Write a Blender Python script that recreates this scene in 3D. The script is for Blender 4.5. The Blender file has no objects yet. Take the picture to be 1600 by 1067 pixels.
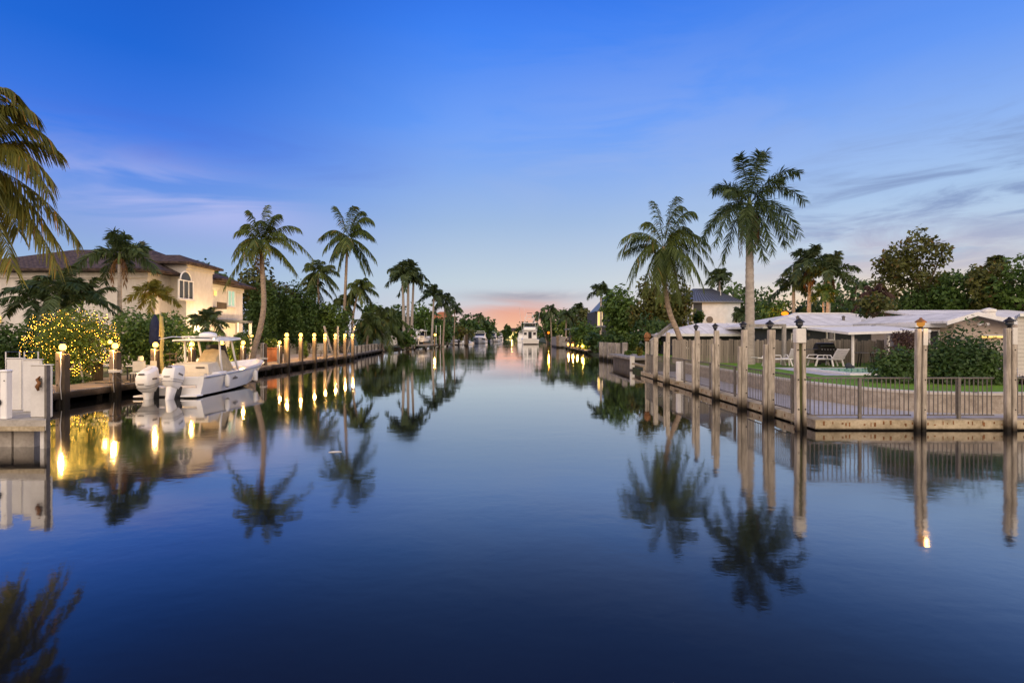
import bpy, math, random
import numpy as np
from mathutils import Vector, Matrix

R = math.radians
F, HZ, EYE = 800.0, 525.0, 2.4          # focal length in photo pixels, horizon row, eye height above the water
sc = bpy.context.scene
col = sc.collection


def X(px, Y): return (px - 800.0) / F * Y
def Z(py, Y): return EYE - (py - HZ) / F * Y
def P(px, py, Y): return Vector((X(px, Y), Y, Z(py, Y)))


# ------------------------------------------------------------------ mesh building
class MB:
    def __init__(s): s.v = []; s.f = []

    def add(s, vs, fs, M=None):
        b = len(s.v)
        if M is not None: vs = [M @ Vector(v) for v in vs]
        s.v += [tuple(v) for v in vs]; s.f += [tuple(b + i for i in f) for f in fs]
        return s

    def box(s, c, d, rz=0, M=None, bev=0):
        x, y, z = d[0] / 2, d[1] / 2, d[2] / 2
        T = Matrix.Translation(Vector(c)) @ Matrix.Rotation(rz, 4, 'Z')
        if M is not None: T = T @ M
        b = bev
        if b <= 0:
            vs = [(i * x, j * y, k * z) for k in (-1, 1) for j in (-1, 1) for i in (-1, 1)]
            fs = [(0, 2, 3, 1), (4, 5, 7, 6), (0, 1, 5, 4), (2, 6, 7, 3), (0, 4, 6, 2), (1, 3, 7, 5)]
            return s.add(vs, fs, T)
        rings = []
        def oct_(hx, hy, zz, bb):
            return [(hx - bb, -hy, zz), (hx, -hy + bb, zz), (hx, hy - bb, zz), (hx - bb, hy, zz),
                    (-hx + bb, hy, zz), (-hx, hy - bb, zz), (-hx, -hy + bb, zz), (-hx + bb, -hy, zz)]
        rs = [oct_(x - b, y - b, -z, b * .5), oct_(x, y, -z + b, b), oct_(x, y, z - b, b), oct_(x - b, y - b, z, b * .5)]
        return s.loft(rs, True, T)

    def loft(s, rings, caps=True, M=None, closed=True):
        n = len(rings[0]); vs = [p for r in rings for p in r]; fs = []
        m = n if closed else n - 1
        for i in range(len(rings) - 1):
            for j in range(m):
                a, b2 = i * n + j, i * n + (j + 1) % n
                fs.append((a, b2, b2 + n, a + n))
        if caps:
            fs.append(tuple(range(n - 1, -1, -1))); fs.append(tuple((len(rings) - 1) * n + j for j in range(n)))
        return s.add(vs, fs, M)

    def tube(s, pts, rad, n=8, caps=True):
        pts = [Vector(p) for p in pts]
        if not hasattr(rad, '__len__'): rad = [rad] * len(pts)
        rings = []
        ref = Vector((0, 0, 1))
        t0 = (pts[-1] - pts[0])
        if t0.length < 1e-9 or abs(t0.normalized().z) > .9: ref = Vector((1, 0, 0))
        for i, p in enumerate(pts):
            t = (pts[min(i + 1, len(pts) - 1)] - pts[max(i - 1, 0)])
            t = t.normalized() if t.length > 1e-9 else Vector((0, 0, 1))
            u = t.cross(ref)
            u = u.normalized() if u.length > 1e-6 else Vector((1, 0, 0))
            w = t.cross(u)
            rings.append([p + (u * math.cos(a) + w * math.sin(a)) * rad[i] for a in [2 * math.pi * k / n for k in range(n)]])
        return s.loft(rings, caps)

    def lathe(s, prof, c=(0, 0, 0), n=16, M=None):
        rings = [[(c[0] + r * math.cos(2 * math.pi * k / n), c[1] + r * math.sin(2 * math.pi * k / n), c[2] + z) for k in range(n)] for r, z in prof]
        return s.loft(rings, True, M)

    def ball(s, c, r, n=10, m=6, sq=(1, 1, 1)):
        prof = [(max(r * math.sin(math.pi * i / m), 1e-4), -r * math.cos(math.pi * i / m)) for i in range(m + 1)]
        M = Matrix.Translation(Vector(c)) @ Matrix.Diagonal((*sq, 1))
        return s.lathe(prof, (0, 0, 0), n, M)

    def prism(s, pts, d):                     # planar outline extruded along vector d
        n = len(pts); d = Vector(d)
        vs = [Vector(p) for p in pts] + [Vector(p) + d for p in pts]
        fs = [tuple(range(n - 1, -1, -1)), tuple(range(n, 2 * n))] + [(i, (i + 1) % n, (i + 1) % n + n, i + n) for i in range(n)]
        return s.add(vs, fs)

    def bar(s, a, b, w, h=None):              # square bar from a to b
        a, b = Vector(a), Vector(b); t = (b - a).normalized(); h = h or w
        ref = Vector((0, 0, 1)) if abs(t.z) < .95 else Vector((0, 1, 0))
        u = t.cross(ref).normalized(); k = u.cross(t)
        q = lambda p: [p + u * (i * w / 2) + k * (j * h / 2) for i, j in ((-1, -1), (1, -1), (1, 1), (-1, 1))]
        return s.loft([q(a), q(b)], True)

    def build(s, name, m, parent=None, smooth=False):
        me = bpy.data.meshes.new(name)
        me.from_pydata(s.v, [], s.f); me.update()
        import bmesh
        bm = bmesh.new(); bm.from_mesh(me)
        bmesh.ops.recalc_face_normals(bm, faces=bm.faces)
        bm.to_mesh(me); bm.free()
        return link(name, me, m, parent, smooth)


def link(name, me, m, parent=None, smooth=False):
    o = bpy.data.objects.new(name, me); col.objects.link(o)
    if m: me.materials.append(m)
    if smooth:
        me.polygons.foreach_set('use_smooth', [True] * len(me.polygons))
        if smooth != 1: 
            try: me.set_sharp_from_angle(angle=R(smooth))
            except Exception: pass
    if parent: o.parent = parent
    return o


def arr_mesh(name, V, Q, m, parent=None):     # numpy quads, fast
    me = bpy.data.meshes.new(name)
    V = np.asarray(V, np.float32).reshape(-1, 3); Q = np.asarray(Q, np.int32).reshape(-1, 4)
    me.vertices.add(len(V)); me.vertices.foreach_set('co', V.ravel())
    me.loops.add(Q.size); me.loops.foreach_set('vertex_index', Q.ravel())
    me.polygons.add(len(Q)); me.polygons.foreach_set('loop_start', np.arange(0, Q.size, 4, dtype=np.int32))
    me.polygons.foreach_set('loop_total', np.full(len(Q), 4, np.int32))
    me.update(calc_edges=True)
    return link(name, me, m, parent)


def tag(o, label=None, cat=None, group=None, kind=None):
    if label: o['label'] = label
    if cat: o['category'] = cat
    if group: o['group'] = group
    if kind: o['kind'] = kind
    return o


def thing(name, label, cat, loc=(0, 0, 0), rz=0, group=None):
    o = bpy.data.objects.new(name, None); col.objects.link(o)
    o.location = loc; o.rotation_euler = (0, 0, rz); o.empty_display_size = .2
    return tag(o, label, cat, group)


def kids(o): return list(o.children)


def copy_tree(o, parent=None):
    c = o.copy(); col.objects.link(c)
    if parent: c.parent = parent
    for ch in kids(o): copy_tree(ch, c)
    return c


# ------------------------------------------------------------------ materials
class NT:
    def __init__(s, nt): s.nt = nt; s.L = nt.links; nt.nodes.clear()
    def n(s, t, **k):
        x = s.nt.nodes.new(t)
        for a, b in k.items(): setattr(x, a, b)
        return x
    def put(s, sock, v):
        if hasattr(v, 'is_linked') or hasattr(v, 'links'): s.L.new(v, sock)
        elif isinstance(v, (tuple, list)) and len(v) == 3 and sock.type == 'RGBA': sock.default_value = (*v, 1)
        else: sock.default_value = v
    def m(s, op, a, b=None, c=None, clamp=False):
        x = s.n('ShaderNodeMath', operation=op, use_clamp=clamp)
        for i, v in enumerate((a, b, c)):
            if v is not None: s.put(x.inputs[i], v)
        return x.outputs[0]
    def mix(s, f, a, b, bt='MIX'):
        x = s.n('ShaderNodeMix', data_type='RGBA', blend_type=bt)
        s.put(x.inputs[0], f); s.put(x.inputs[6], a); s.put(x.inputs[7], b)
        return x.outputs[2]
    def ss(s, v, a, b):                      # smoothstep a..b
        x = s.n('ShaderNodeMapRange', interpolation_type='SMOOTHSTEP')
        s.put(x.inputs[0], v); x.inputs[1].default_value = a; x.inputs[2].default_value = b
        return x.outputs[0]
    def ramp(s, v, stops):
        x = s.n('ShaderNodeValToRGB'); e = x.color_ramp.elements
        while len(e) < len(stops): e.new(.5)
        for q, (p, c) in zip(e, stops): q.position = p; q.color = (*c, 1)
        s.put(x.inputs[0], v); return x.outputs[0]
    def noise(s, vec, scale, detail=3, rough=.55, dist=0):
        x = s.n('ShaderNodeTexNoise'); x.inputs['Scale'].default_value = scale
        x.inputs['Detail'].default_value = detail; x.inputs['Roughness'].default_value = rough
        x.inputs['Distortion'].default_value = dist
        if vec is not None: s.put(x.inputs['Vector'], vec)
        return x.outputs[0]
    def scalev(s, vec, sc3):
        x = s.n('ShaderNodeMapping'); s.put(x.inputs[0], vec); x.inputs[3].default_value = sc3
        return x.outputs[0]
    def sep(s, vec):
        x = s.n('ShaderNodeSeparateXYZ'); s.put(x.inputs[0], vec); return x.outputs
    def comb(s, x_, y_, z_):
        x = s.n('ShaderNodeCombineXYZ')
        for i, v in enumerate((x_, y_, z_)): s.put(x.inputs[i], v)
        return x.outputs[0]
    def bump(s, h, strength, dist=.02):
        x = s.n('ShaderNodeBump'); s.put(x.inputs['Height'], h); x.inputs['Strength'].default_value = strength
        x.inputs['Distance'].default_value = dist; return x.outputs[0]


def srgb(r, g, b):
    f = lambda c: (c / 255 / 12.92) if c / 255 <= .04045 else ((c / 255 + .055) / 1.055) ** 2.4
    return (f(r), f(g), f(b))


def mul(c, k): return tuple(min(1, x * k) for x in c)


def new_mat(name):
    m = bpy.data.materials.new(name); m.use_nodes = True
    return m, NT(m.node_tree)


def finish(m, T, base, rough=.6, bump=None, spec=.3, metal=0, **kw):
    b = T.n('ShaderNodeBsdfPrincipled'); o = T.n('ShaderNodeOutputMaterial')
    T.put(b.inputs['Base Color'], base); T.put(b.inputs['Roughness'], rough)
    b.inputs['Specular IOR Level'].default_value = spec; b.inputs['Metallic'].default_value = metal
    for k, v in kw.items(): T.put(b.inputs[k.replace('_', ' ')], v)
    if bump is not None: T.L.new(bump, b.inputs['Normal'])
    T.L.new(b.outputs[0], o.inputs[0]); return m


def mat(name, c, rough=.6, var=.2, scale=5, stretch=(1, 1, 1), bump=.15, spec=.3, metal=0, c2=None, fine=0, wet=None, **kw):
    """plain procedural surface: two-scale noise, optional wet band near the water"""
    m, T = new_mat(name); tc = T.n('ShaderNodeTexCoord')
    v = T.scalev(tc.outputs['Object'], stretch)
    a = T.noise(v, scale, 5, .6); f = T.noise(v, scale * 7, 2)
    mixf = T.m('ADD', T.m('MULTIPLY', a, .7), T.m('MULTIPLY', f, .3))
    k = T.ss(mixf, .33, .67)
    base = T.mix(k, mul(c, 1 - var), c2 or mul(c, 1 + var))
    if wet:
        ge = T.n('ShaderNodeNewGeometry'); z = T.sep(ge.outputs['Position'])[2]
        z = T.m('ADD', z, T.m('MULTIPLY', T.m('SUBTRACT', a, .5), wet[2] if len(wet) > 2 else .25))
        w = T.ss(z, wet[0], wet[0] - .12)
        base = T.mix(w, base, wet[1])
    return finish(m, T, base, rough, T.bump(mixf, bump, .02) if bump else None, spec, metal, **kw)


def leaf_mat(name, dark, light, trans=.25, clump=.8, extra=None):
    m, T = new_mat(name); ge = T.n('ShaderNodeNewGeometry'); tc = T.n('ShaderNodeTexCoord'); oi = T.n('ShaderNodeObjectInfo')
    r = ge.outputs['Random Per Island']
    n = T.noise(tc.outputs['Object'], clump, 2)
    k = T.m('ADD', T.m('MULTIPLY', r, .55), T.m('MULTIPLY', T.ss(n, .35, .65), .45))
    k = T.m('ADD', k, T.m('MULTIPLY', T.m('SUBTRACT', oi.outputs['Random'], .5), .3), clamp=True)
    c = T.mix(k, dark, light)
    if extra: c = T.mix(T.ss(r, extra[1], extra[1] + .03), c, extra[0])
    d = T.n('ShaderNodeBsdfPrincipled'); T.put(d.inputs['Base Color'], c); d.inputs['Roughness'].default_value = .5
    d.inputs['Specular IOR Level'].default_value = .25
    t = T.n('ShaderNodeBsdfTranslucent'); T.put(t.inputs[0], T.mix(.5, c, mul(light, 1.3)))
    x = T.n('ShaderNodeMixShader'); x.inputs[0].default_value = trans
    o = T.n('ShaderNodeOutputMaterial')
    T.L.new(d.outputs[0], x.inputs[1]); T.L.new(t.outputs[0], x.inputs[2]); T.L.new(x.outputs[0], o.inputs[0])
    return m


def glow(name, c, s):
    m, T = new_mat(name); e = T.n('ShaderNodeEmission'); o = T.n('ShaderNodeOutputMaterial')
    e.inputs[0].default_value = (*c, 1); e.inputs[1].default_value = s
    T.L.new(e.outputs[0], o.inputs[0]); return m


def wood_mat(name, c, dark, wet=None, sz=(6, 6, .7), rough=.8, bolt=False):
    m, T = new_mat(name); tc = T.n('ShaderNodeTexCoord'); oi = T.n('ShaderNodeObjectInfo'); ge = T.n('ShaderNodeNewGeometry')
    off = T.n('ShaderNodeVectorMath', operation='ADD'); T.L.new(tc.outputs['Object'], off.inputs[0])
    rr = T.m('MULTIPLY', oi.outputs['Random'], 37.0)
    T.L.new(T.comb(rr, rr, rr), off.inputs[1])
    v = T.scalev(off.outputs[0], sz)
    g = T.noise(v, 3.0, 5, .65, .4); crack = T.noise(T.scalev(off.outputs[0], (sz[0] * 3, sz[1] * 3, sz[2] * .6)), 2.6, 3)
    blot = T.noise(off.outputs[0], 1.4, 4)
    k = T.m('ADD', T.m('MULTIPLY', g, .55), T.m('MULTIPLY', blot, .45))
    base = T.mix(T.ss(k, .36, .64), mul(c, .55), mul(c, 1.12))
    base = T.mix(T.ss(crack, .40, .30), base, dark)
    if wet:
        z = T.sep(ge.outputs['Position'])[2]
        z = T.m('ADD', z, T.m('MULTIPLY', T.m('SUBTRACT', blot, .5), .5))
        base = T.mix(T.ss(z, wet + .28, wet - .05), base, mul(dark, .9))
        base = T.mix(T.ss(z, wet + .02, wet - .14), base, (.012, .010, .007))
    return finish(m, T, base, rough, T.bump(T.m('ADD', g, crack), .5, .015), .2)


M = {}
M['concrete'] = mat('concrete', (.36, .33, .29), .85, .22, 2.2, bump=.2)
M['cap'] = mat('seawall_concrete', (.40, .32, .20), .85, .3, 2.5, c2=(.50, .42, .29), bump=.25, wet=(.10, (.035, .028, .02), .1))
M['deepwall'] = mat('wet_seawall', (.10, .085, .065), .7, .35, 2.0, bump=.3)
M['walk'] = mat('walkway_concrete', (.42, .41, .42), .75, .12, 1.3, bump=.05)
M['wallstucco'] = mat('garden_wall_stucco', (.36, .30, .235), .9, .22, 5, c2=(.48, .41, .33), bump=.4)
M['whitecap'] = mat('wall_coping', (.55, .50, .43), .8, .12, 4)
M['lawn'] = mat('lawn_turf', (.08, .18, .012), .9, .35, 9, c2=(.17, .31, .018), bump=.6)
M['soil'] = mat('ground_soil', (.06, .055, .03), .95, .4, 1.2, c2=(.05, .08, .025), bump=.5)
M['paver'] = mat('terrace_paver', (.42, .33, .24), .8, .2, 2.0, bump=.15)
M['white'] = mat('white_gelcoat', (.80, .78, .75), .28, .04, 1.5, bump=0, spec=.5)
M['offwhite'] = mat('off_white_paint', (.66, .63, .57), .55, .1, 3, bump=.05)
M['plaster'] = mat('white_plastic', (.62, .60, .57), .5, .08, 2.5, bump=.05)
M['fascia'] = mat('white_fascia', (.66, .65, .63), .6, .08, 3, bump=.05)
M['dark'] = mat('dark_rubber', (.02, .02, .022), .5, .2, 6)
M['steel'] = mat('brushed_steel', (.45, .45, .45), .35, .15, 12, metal=.9, bump=.05)
M['alu'] = mat('white_aluminium', (.70, .69, .67), .35, .05, 8, bump=0, spec=.5)
M['rail'] = mat('grey_rail_paint', (.13, .115, .10), .5, .25, 9, bump=.1)
M['black'] = mat('black_iron', (.018, .017, .016), .45, .2, 9)
M['canvas'] = mat('tan_canvas', (.52, .42, .26), .85, .15, 5, bump=.3)
M['navy'] = mat('navy_canvas', (.012, .018, .05), .8, .25, 6, bump=.4)
M['cushion'] = mat('cream_vinyl', (.60, .54, .43), .6, .08, 4)
M['terracotta'] = mat('terracotta', (.32, .12, .05), .8, .2, 5)
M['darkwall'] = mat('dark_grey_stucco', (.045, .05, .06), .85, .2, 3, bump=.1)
M['cream'] = mat('cream_stucco', (.55, .52, .485), .9, .14, .8, (1, 1, .5), bump=.15)
M['greystucco'] = mat('pale_grey_stucco', (.66, .67, .70), .9, .1, 1.6, bump=.12)
M['beige'] = mat('beige_stucco', (.52, .43, .345), .9, .08, 2.5, bump=.15)
M['bark'] = mat('palm_bark', (.30, .23, .17), .9, .35, 5, (1, 1, 3), bump=.5)
M['barkgrey'] = mat('royal_palm_bark', (.33, .29, .25), .85, .2, 3, (1, 1, 2.5), bump=.3)
M['barkdark'] = mat('tree_bark', (.09, .07, .05), .9, .35, 6, (1, 1, .4), bump=.6)
M['stem'] = mat('crownshaft', (.10, .14, .04), .5, .25, 4)
M['coconut'] = mat('coconut_husk', (.22, .13, .03), .7, .3, 8)
M['bamboo'] = mat('bamboo_pole', (.40, .31, .10), .5, .2, 4, (1, 1, 4))
M['rust'] = mat('rusty_iron', (.20, .09, .035), .9, .4, 9, bump=.4)
M['pile'] = wood_mat('weathered_pile', (.47, .41, .33), (.09, .068, .045), wet=.17)
M['pilemoss'] = wood_mat('mossy_pile_core', (.10, .105, .04), (.03, .03, .012), wet=.35)
M['post'] = wood_mat('dock_post_wood', (.27, .20, .135), (.045, .032, .02), wet=.30)
M['postdark'] = wood_mat('tarred_dock_post', (.10, .075, .05), (.02, .015, .01), wet=.30)
M['greypost'] = wood_mat('grey_dock_post', (.34, .31, .28), (.09, .075, .06), wet=.28)
M['beam'] = wood_mat('grey_beam', (.30, .28, .25), (.08, .07, .06))
M['bulb'] = glow('warm_lamp_glass', (1.0, .50, .075), 9.0)
M['fairy'] = glow('fairy_light_bulb', (1.0, .48, .045), 22.0)
M['amber'] = glow('amber_lamp_glass', (1.0, .42, .08), .6)
M['sodium'] = glow('orange_street_lamp', (1.0, .21, .012), 2.6)
M['litwarm'] = glow('lit_window_warm', (1.0, .62, .18), 1.6)
M['litgreen'] = glow('lit_window_greenish', (.72, .95, .66), .75)
M['leaf'] = leaf_mat('leaf_mid', (.028, .062, .015), (.115, .19, .036))
M['leafdark'] = leaf_mat('leaf_dark', (.020, .048, .013), (.085, .14, .032))
M['leafolive'] = leaf_mat('leaf_olive', (.036, .050, .012), (.13, .135, .03), extra=((.14, .08, .02), .93))
M['leaflight'] = leaf_mat('leaf_light', (.03, .06, .010), (.12, .18, .03))
M['leafbrown'] = leaf_mat('leaf_bronze', (.045, .025, .018), (.11, .06, .04))
M['frond'] = leaf_mat('coconut_frond', (.032, .056, .014), (.125, .16, .034), .3, extra=((.20, .13, .03), .95))
M['frondgold'] = leaf_mat('yellowing_frond', (.065, .085, .014), (.26, .23, .04), .3, extra=((.32, .18, .03), .88))
M['frondroyal'] = leaf_mat('royal_frond', (.018, .040, .015), (.080, .115, .036), .2)
M['frondfar'] = leaf_mat('distant_frond', (.018, .038, .014), (.075, .105, .033), .2)
M['fronddead'] = leaf_mat('dead_frond', (.07, .035, .015), (.20, .11, .04), .2)


def glass_mat(name, c=(.03, .035, .045), rough=.08):
    m, T = new_mat(name); tc = T.n('ShaderNodeTexCoord')
    n = T.noise(tc.outputs['Object'], 1.5, 2)
    return finish(m, T, T.mix(n, mul(c, .6), mul(c, 1.4)), rough, None, .6)
M['glass'] = glass_mat('window_glass')


def tile_mat():                                # rows of barrel tile: coursing by height, tiles broken up by noise
    m, T = new_mat('brown_roof_tile'); tc = T.n('ShaderNodeTexCoord'); p = T.sep(tc.outputs['Object'])
    rows = T.m('FRACT', T.m('MULTIPLY', p[2], 6.0))
    cols = T.m('FRACT', T.m('MULTIPLY', T.m('ADD', p[0], p[1]), 3.2))
    n = T.noise(T.scalev(tc.outputs['Object'], (3, 3, 6)), 1.4, 4)
    k = T.ss(n, .3, .7)
    c = T.mix(k, (.032, .023, .021), (.105, .074, .064))
    c = T.mix(T.ss(rows, .22, .0), c, (.012, .009, .008))
    h = T.m('ADD', rows, T.m('MULTIPLY', T.m('ABSOLUTE', T.m('SUBTRACT', cols, .5)), 1.2))
    return finish(m, T, c, .8, T.bump(h, .8, .05), .2)
M['tile'] = tile_mat()


def flat_roof_mat():
    m, T = new_mat('white_cement_tile_roof'); tc = T.n('ShaderNodeTexCoord'); p = T.sep(tc.outputs['Object'])
    rows = T.m('FRACT', T.m('MULTIPLY', p[1], 3.0)); cols = T.m('FRACT', T.m('MULTIPLY', p[0], 3.0))
    n = T.noise(tc.outputs['Object'], 1.1, 5, .65)
    c = T.mix(T.ss(n, .35, .68), (.56, .55, .54), (.72, .71, .70))
    c = T.mix(T.m('MULTIPLY', T.ss(rows, .16, .0), .5), c, (.25, .24, .24))
    wide = T.m('FRACT', T.m('MULTIPLY', T.m('ADD', p[0], T.m('MULTIPLY', n, .08)), 1.1))
    c = T.mix(T.m('MULTIPLY', T.ss(wide, .10, .0), .65), c, (.22, .21, .21))
    return finish(m, T, c, .7, T.bump(T.m('ADD', rows, cols), .3, .03), .25)
M['wroof'] = flat_roof_mat()


def seam_mat():
    m, T = new_mat('standing_seam_metal'); tc = T.n('ShaderNodeTexCoord'); p = T.sep(tc.outputs['Object'])
    n = T.noise(tc.outputs['Object'], .8, 3)
    return finish(m, T, T.mix(n, (.10, .115, .14), (.17, .19, .225)), .45, None, .4, .3)
M['seam'] = seam_mat()


def siding_mat():
    m, T = new_mat('white_lap_siding'); tc = T.n('ShaderNodeTexCoord'); p = T.sep(tc.outputs['Object'])
    rows = T.m('FRACT', T.m('MULTIPLY', p[2], 6.5)); n = T.noise(tc.outputs['Object'], 2, 4)
    c = T.mix(n, (.50, .45, .42), (.64, .59, .56))
    c = T.mix(T.ss(rows, .14, .0), c, (.18, .16, .15))
    return finish(m, T, c, .7, T.bump(rows, .6, .04), .25)
M['siding'] = siding_mat()


def plank_mat(name, c, dark, axis=1, per=7.0):
    m, T = new_mat(name); tc = T.n('ShaderNodeTexCoord'); p = T.sep(tc.outputs['Object'])
    q = T.m('MULTIPLY', p[axis], per); fr = T.m('FRACT', q); fl = T.m('FLOOR', q)
    w = T.n('ShaderNodeTexWhiteNoise', noise_dimensions='1D'); T.L.new(fl, w.inputs['W'])
    sv = (8, .8, .7) if axis == 0 else (.8, 8, 1)
    n = T.noise(T.scalev(tc.outputs['Object'], sv), 2.2, 4)
    k = T.m('ADD', T.m('MULTIPLY', w.outputs[0], .5), T.m('MULTIPLY', n, .5))
    cc = T.mix(T.ss(k, .2, .8), mul(c, .72), mul(c, 1.2))
    cc = T.mix(T.ss(fr, .07, .0), cc, dark)
    return finish(m, T, cc, .8, T.bump(T.ss(fr, .0, .08), .5, .02), .25)
M['plank'] = plank_mat('dock_planks', (.27, .21, .15), (.05, .035, .02), 1)
M['fence'] = plank_mat('old_board_fence', (.235, .20, .165), (.045, .036, .028), 0, 6.6)
M['plankgrey'] = plank_mat('grey_dock_planks', (.30, .28, .25), (.07, .06, .05), 1)


def tilepool():
    m, T = new_mat('pool_tile'); tc = T.n('ShaderNodeTexCoord'); n = T.noise(T.scalev(tc.outputs['Object'], (1, 1, 1)), 7, 2)
    v = T.n('ShaderNodeTexVoronoi'); v.inputs['Scale'].default_value = 9; T.L.new(tc.outputs['Object'], v.inputs['Vector'])
    return finish(m, T, T.mix(T.ss(v.outputs['Distance'], .2, .55), (.03, .16, .15), (.20, .38, .33)), .3, None, .5)
M['pooltile'] = tilepool()


def water_mat(name, deep, rough, bscale, near, far):
    """still water: dark body under a mirror whose strength follows the grazing angle; small ripples, livelier far out and in wind patches"""
    m, T = new_mat(name); ge = T.n('ShaderNodeNewGeometry'); p = T.sep(ge.outputs['Position'])
    v = T.comb(p[0], T.m('MULTIPLY', p[1], 1.5), 0.0)
    n1 = T.noise(v, bscale, 3, .5); n2 = T.noise(v, bscale * .22, 3, .5, .3); n3 = T.noise(T.comb(T.m('MULTIPLY', p[0], .25), p[1], 0.0), bscale * .2, 3, .5)
    h = T.m('ADD', T.m('ADD', T.m('MULTIPLY', n1, .3), n2), T.m('MULTIPLY', n3, .6))
    patch = T.ss(T.noise(T.comb(T.m('MULTIPLY', p[0], .5), T.m('MULTIPLY', p[1], 1.4), 3.0), .09, 4), .40, .66)
    out = T.m('MULTIPLY', T.ss(p[1], 12, 75), far - near)
    st = T.m('MULTIPLY', T.m('ADD', near, out), T.m('ADD', .55, T.m('MULTIPLY', patch, .9)))
    b = T.n('ShaderNodeBump'); T.L.new(h, b.inputs['Height']); T.L.new(st, b.inputs['Strength']); b.inputs['Distance'].default_value = .05
    f = T.n('ShaderNodeFresnel'); f.inputs['IOR'].default_value = 1.333; T.L.new(b.outputs[0], f.inputs['Normal'])
    fac = T.m('ADD', f.outputs[0], T.m('MULTIPLY', T.ss(f.outputs[0], .05, .20), .27), clamp=True)
    d = T.n('ShaderNodeBsdfDiffuse'); d.inputs[0].default_value = (*deep, 1)
    g = T.n('ShaderNodeBsdfGlossy'); g.distribution = 'GGX'; g.inputs[0].default_value = (1, 1, 1, 1); big = T.ss(T.noise(T.comb(T.m('MULTIPLY', p[0], .6), T.m('MULTIPLY', p[1], 1.1), 7.0), .13, 5, .6), .46, .70)
    T.put(g.inputs['Roughness'], T.m('ADD', rough, T.m('ADD', T.m('MULTIPLY', patch, rough), T.m('MULTIPLY', big, rough * 1.3))))
    T.L.new(b.outputs[0], g.inputs['Normal'])
    x = T.n('ShaderNodeMixShader'); T.L.new(fac, x.inputs[0]); T.L.new(d.outputs[0], x.inputs[1]); T.L.new(g.outputs[0], x.inputs[2])
    o = T.n('ShaderNodeOutputMaterial'); T.L.new(x.outputs[0], o.inputs[0]); return m
M['water'] = water_mat('canal_water', (.0066, .0076, .0092), .028, 4.0, .045, .13)
M['poolwater'] = water_mat('pool_water', (.02, .14, .13), .05, 5.0, .05, .05)


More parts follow.
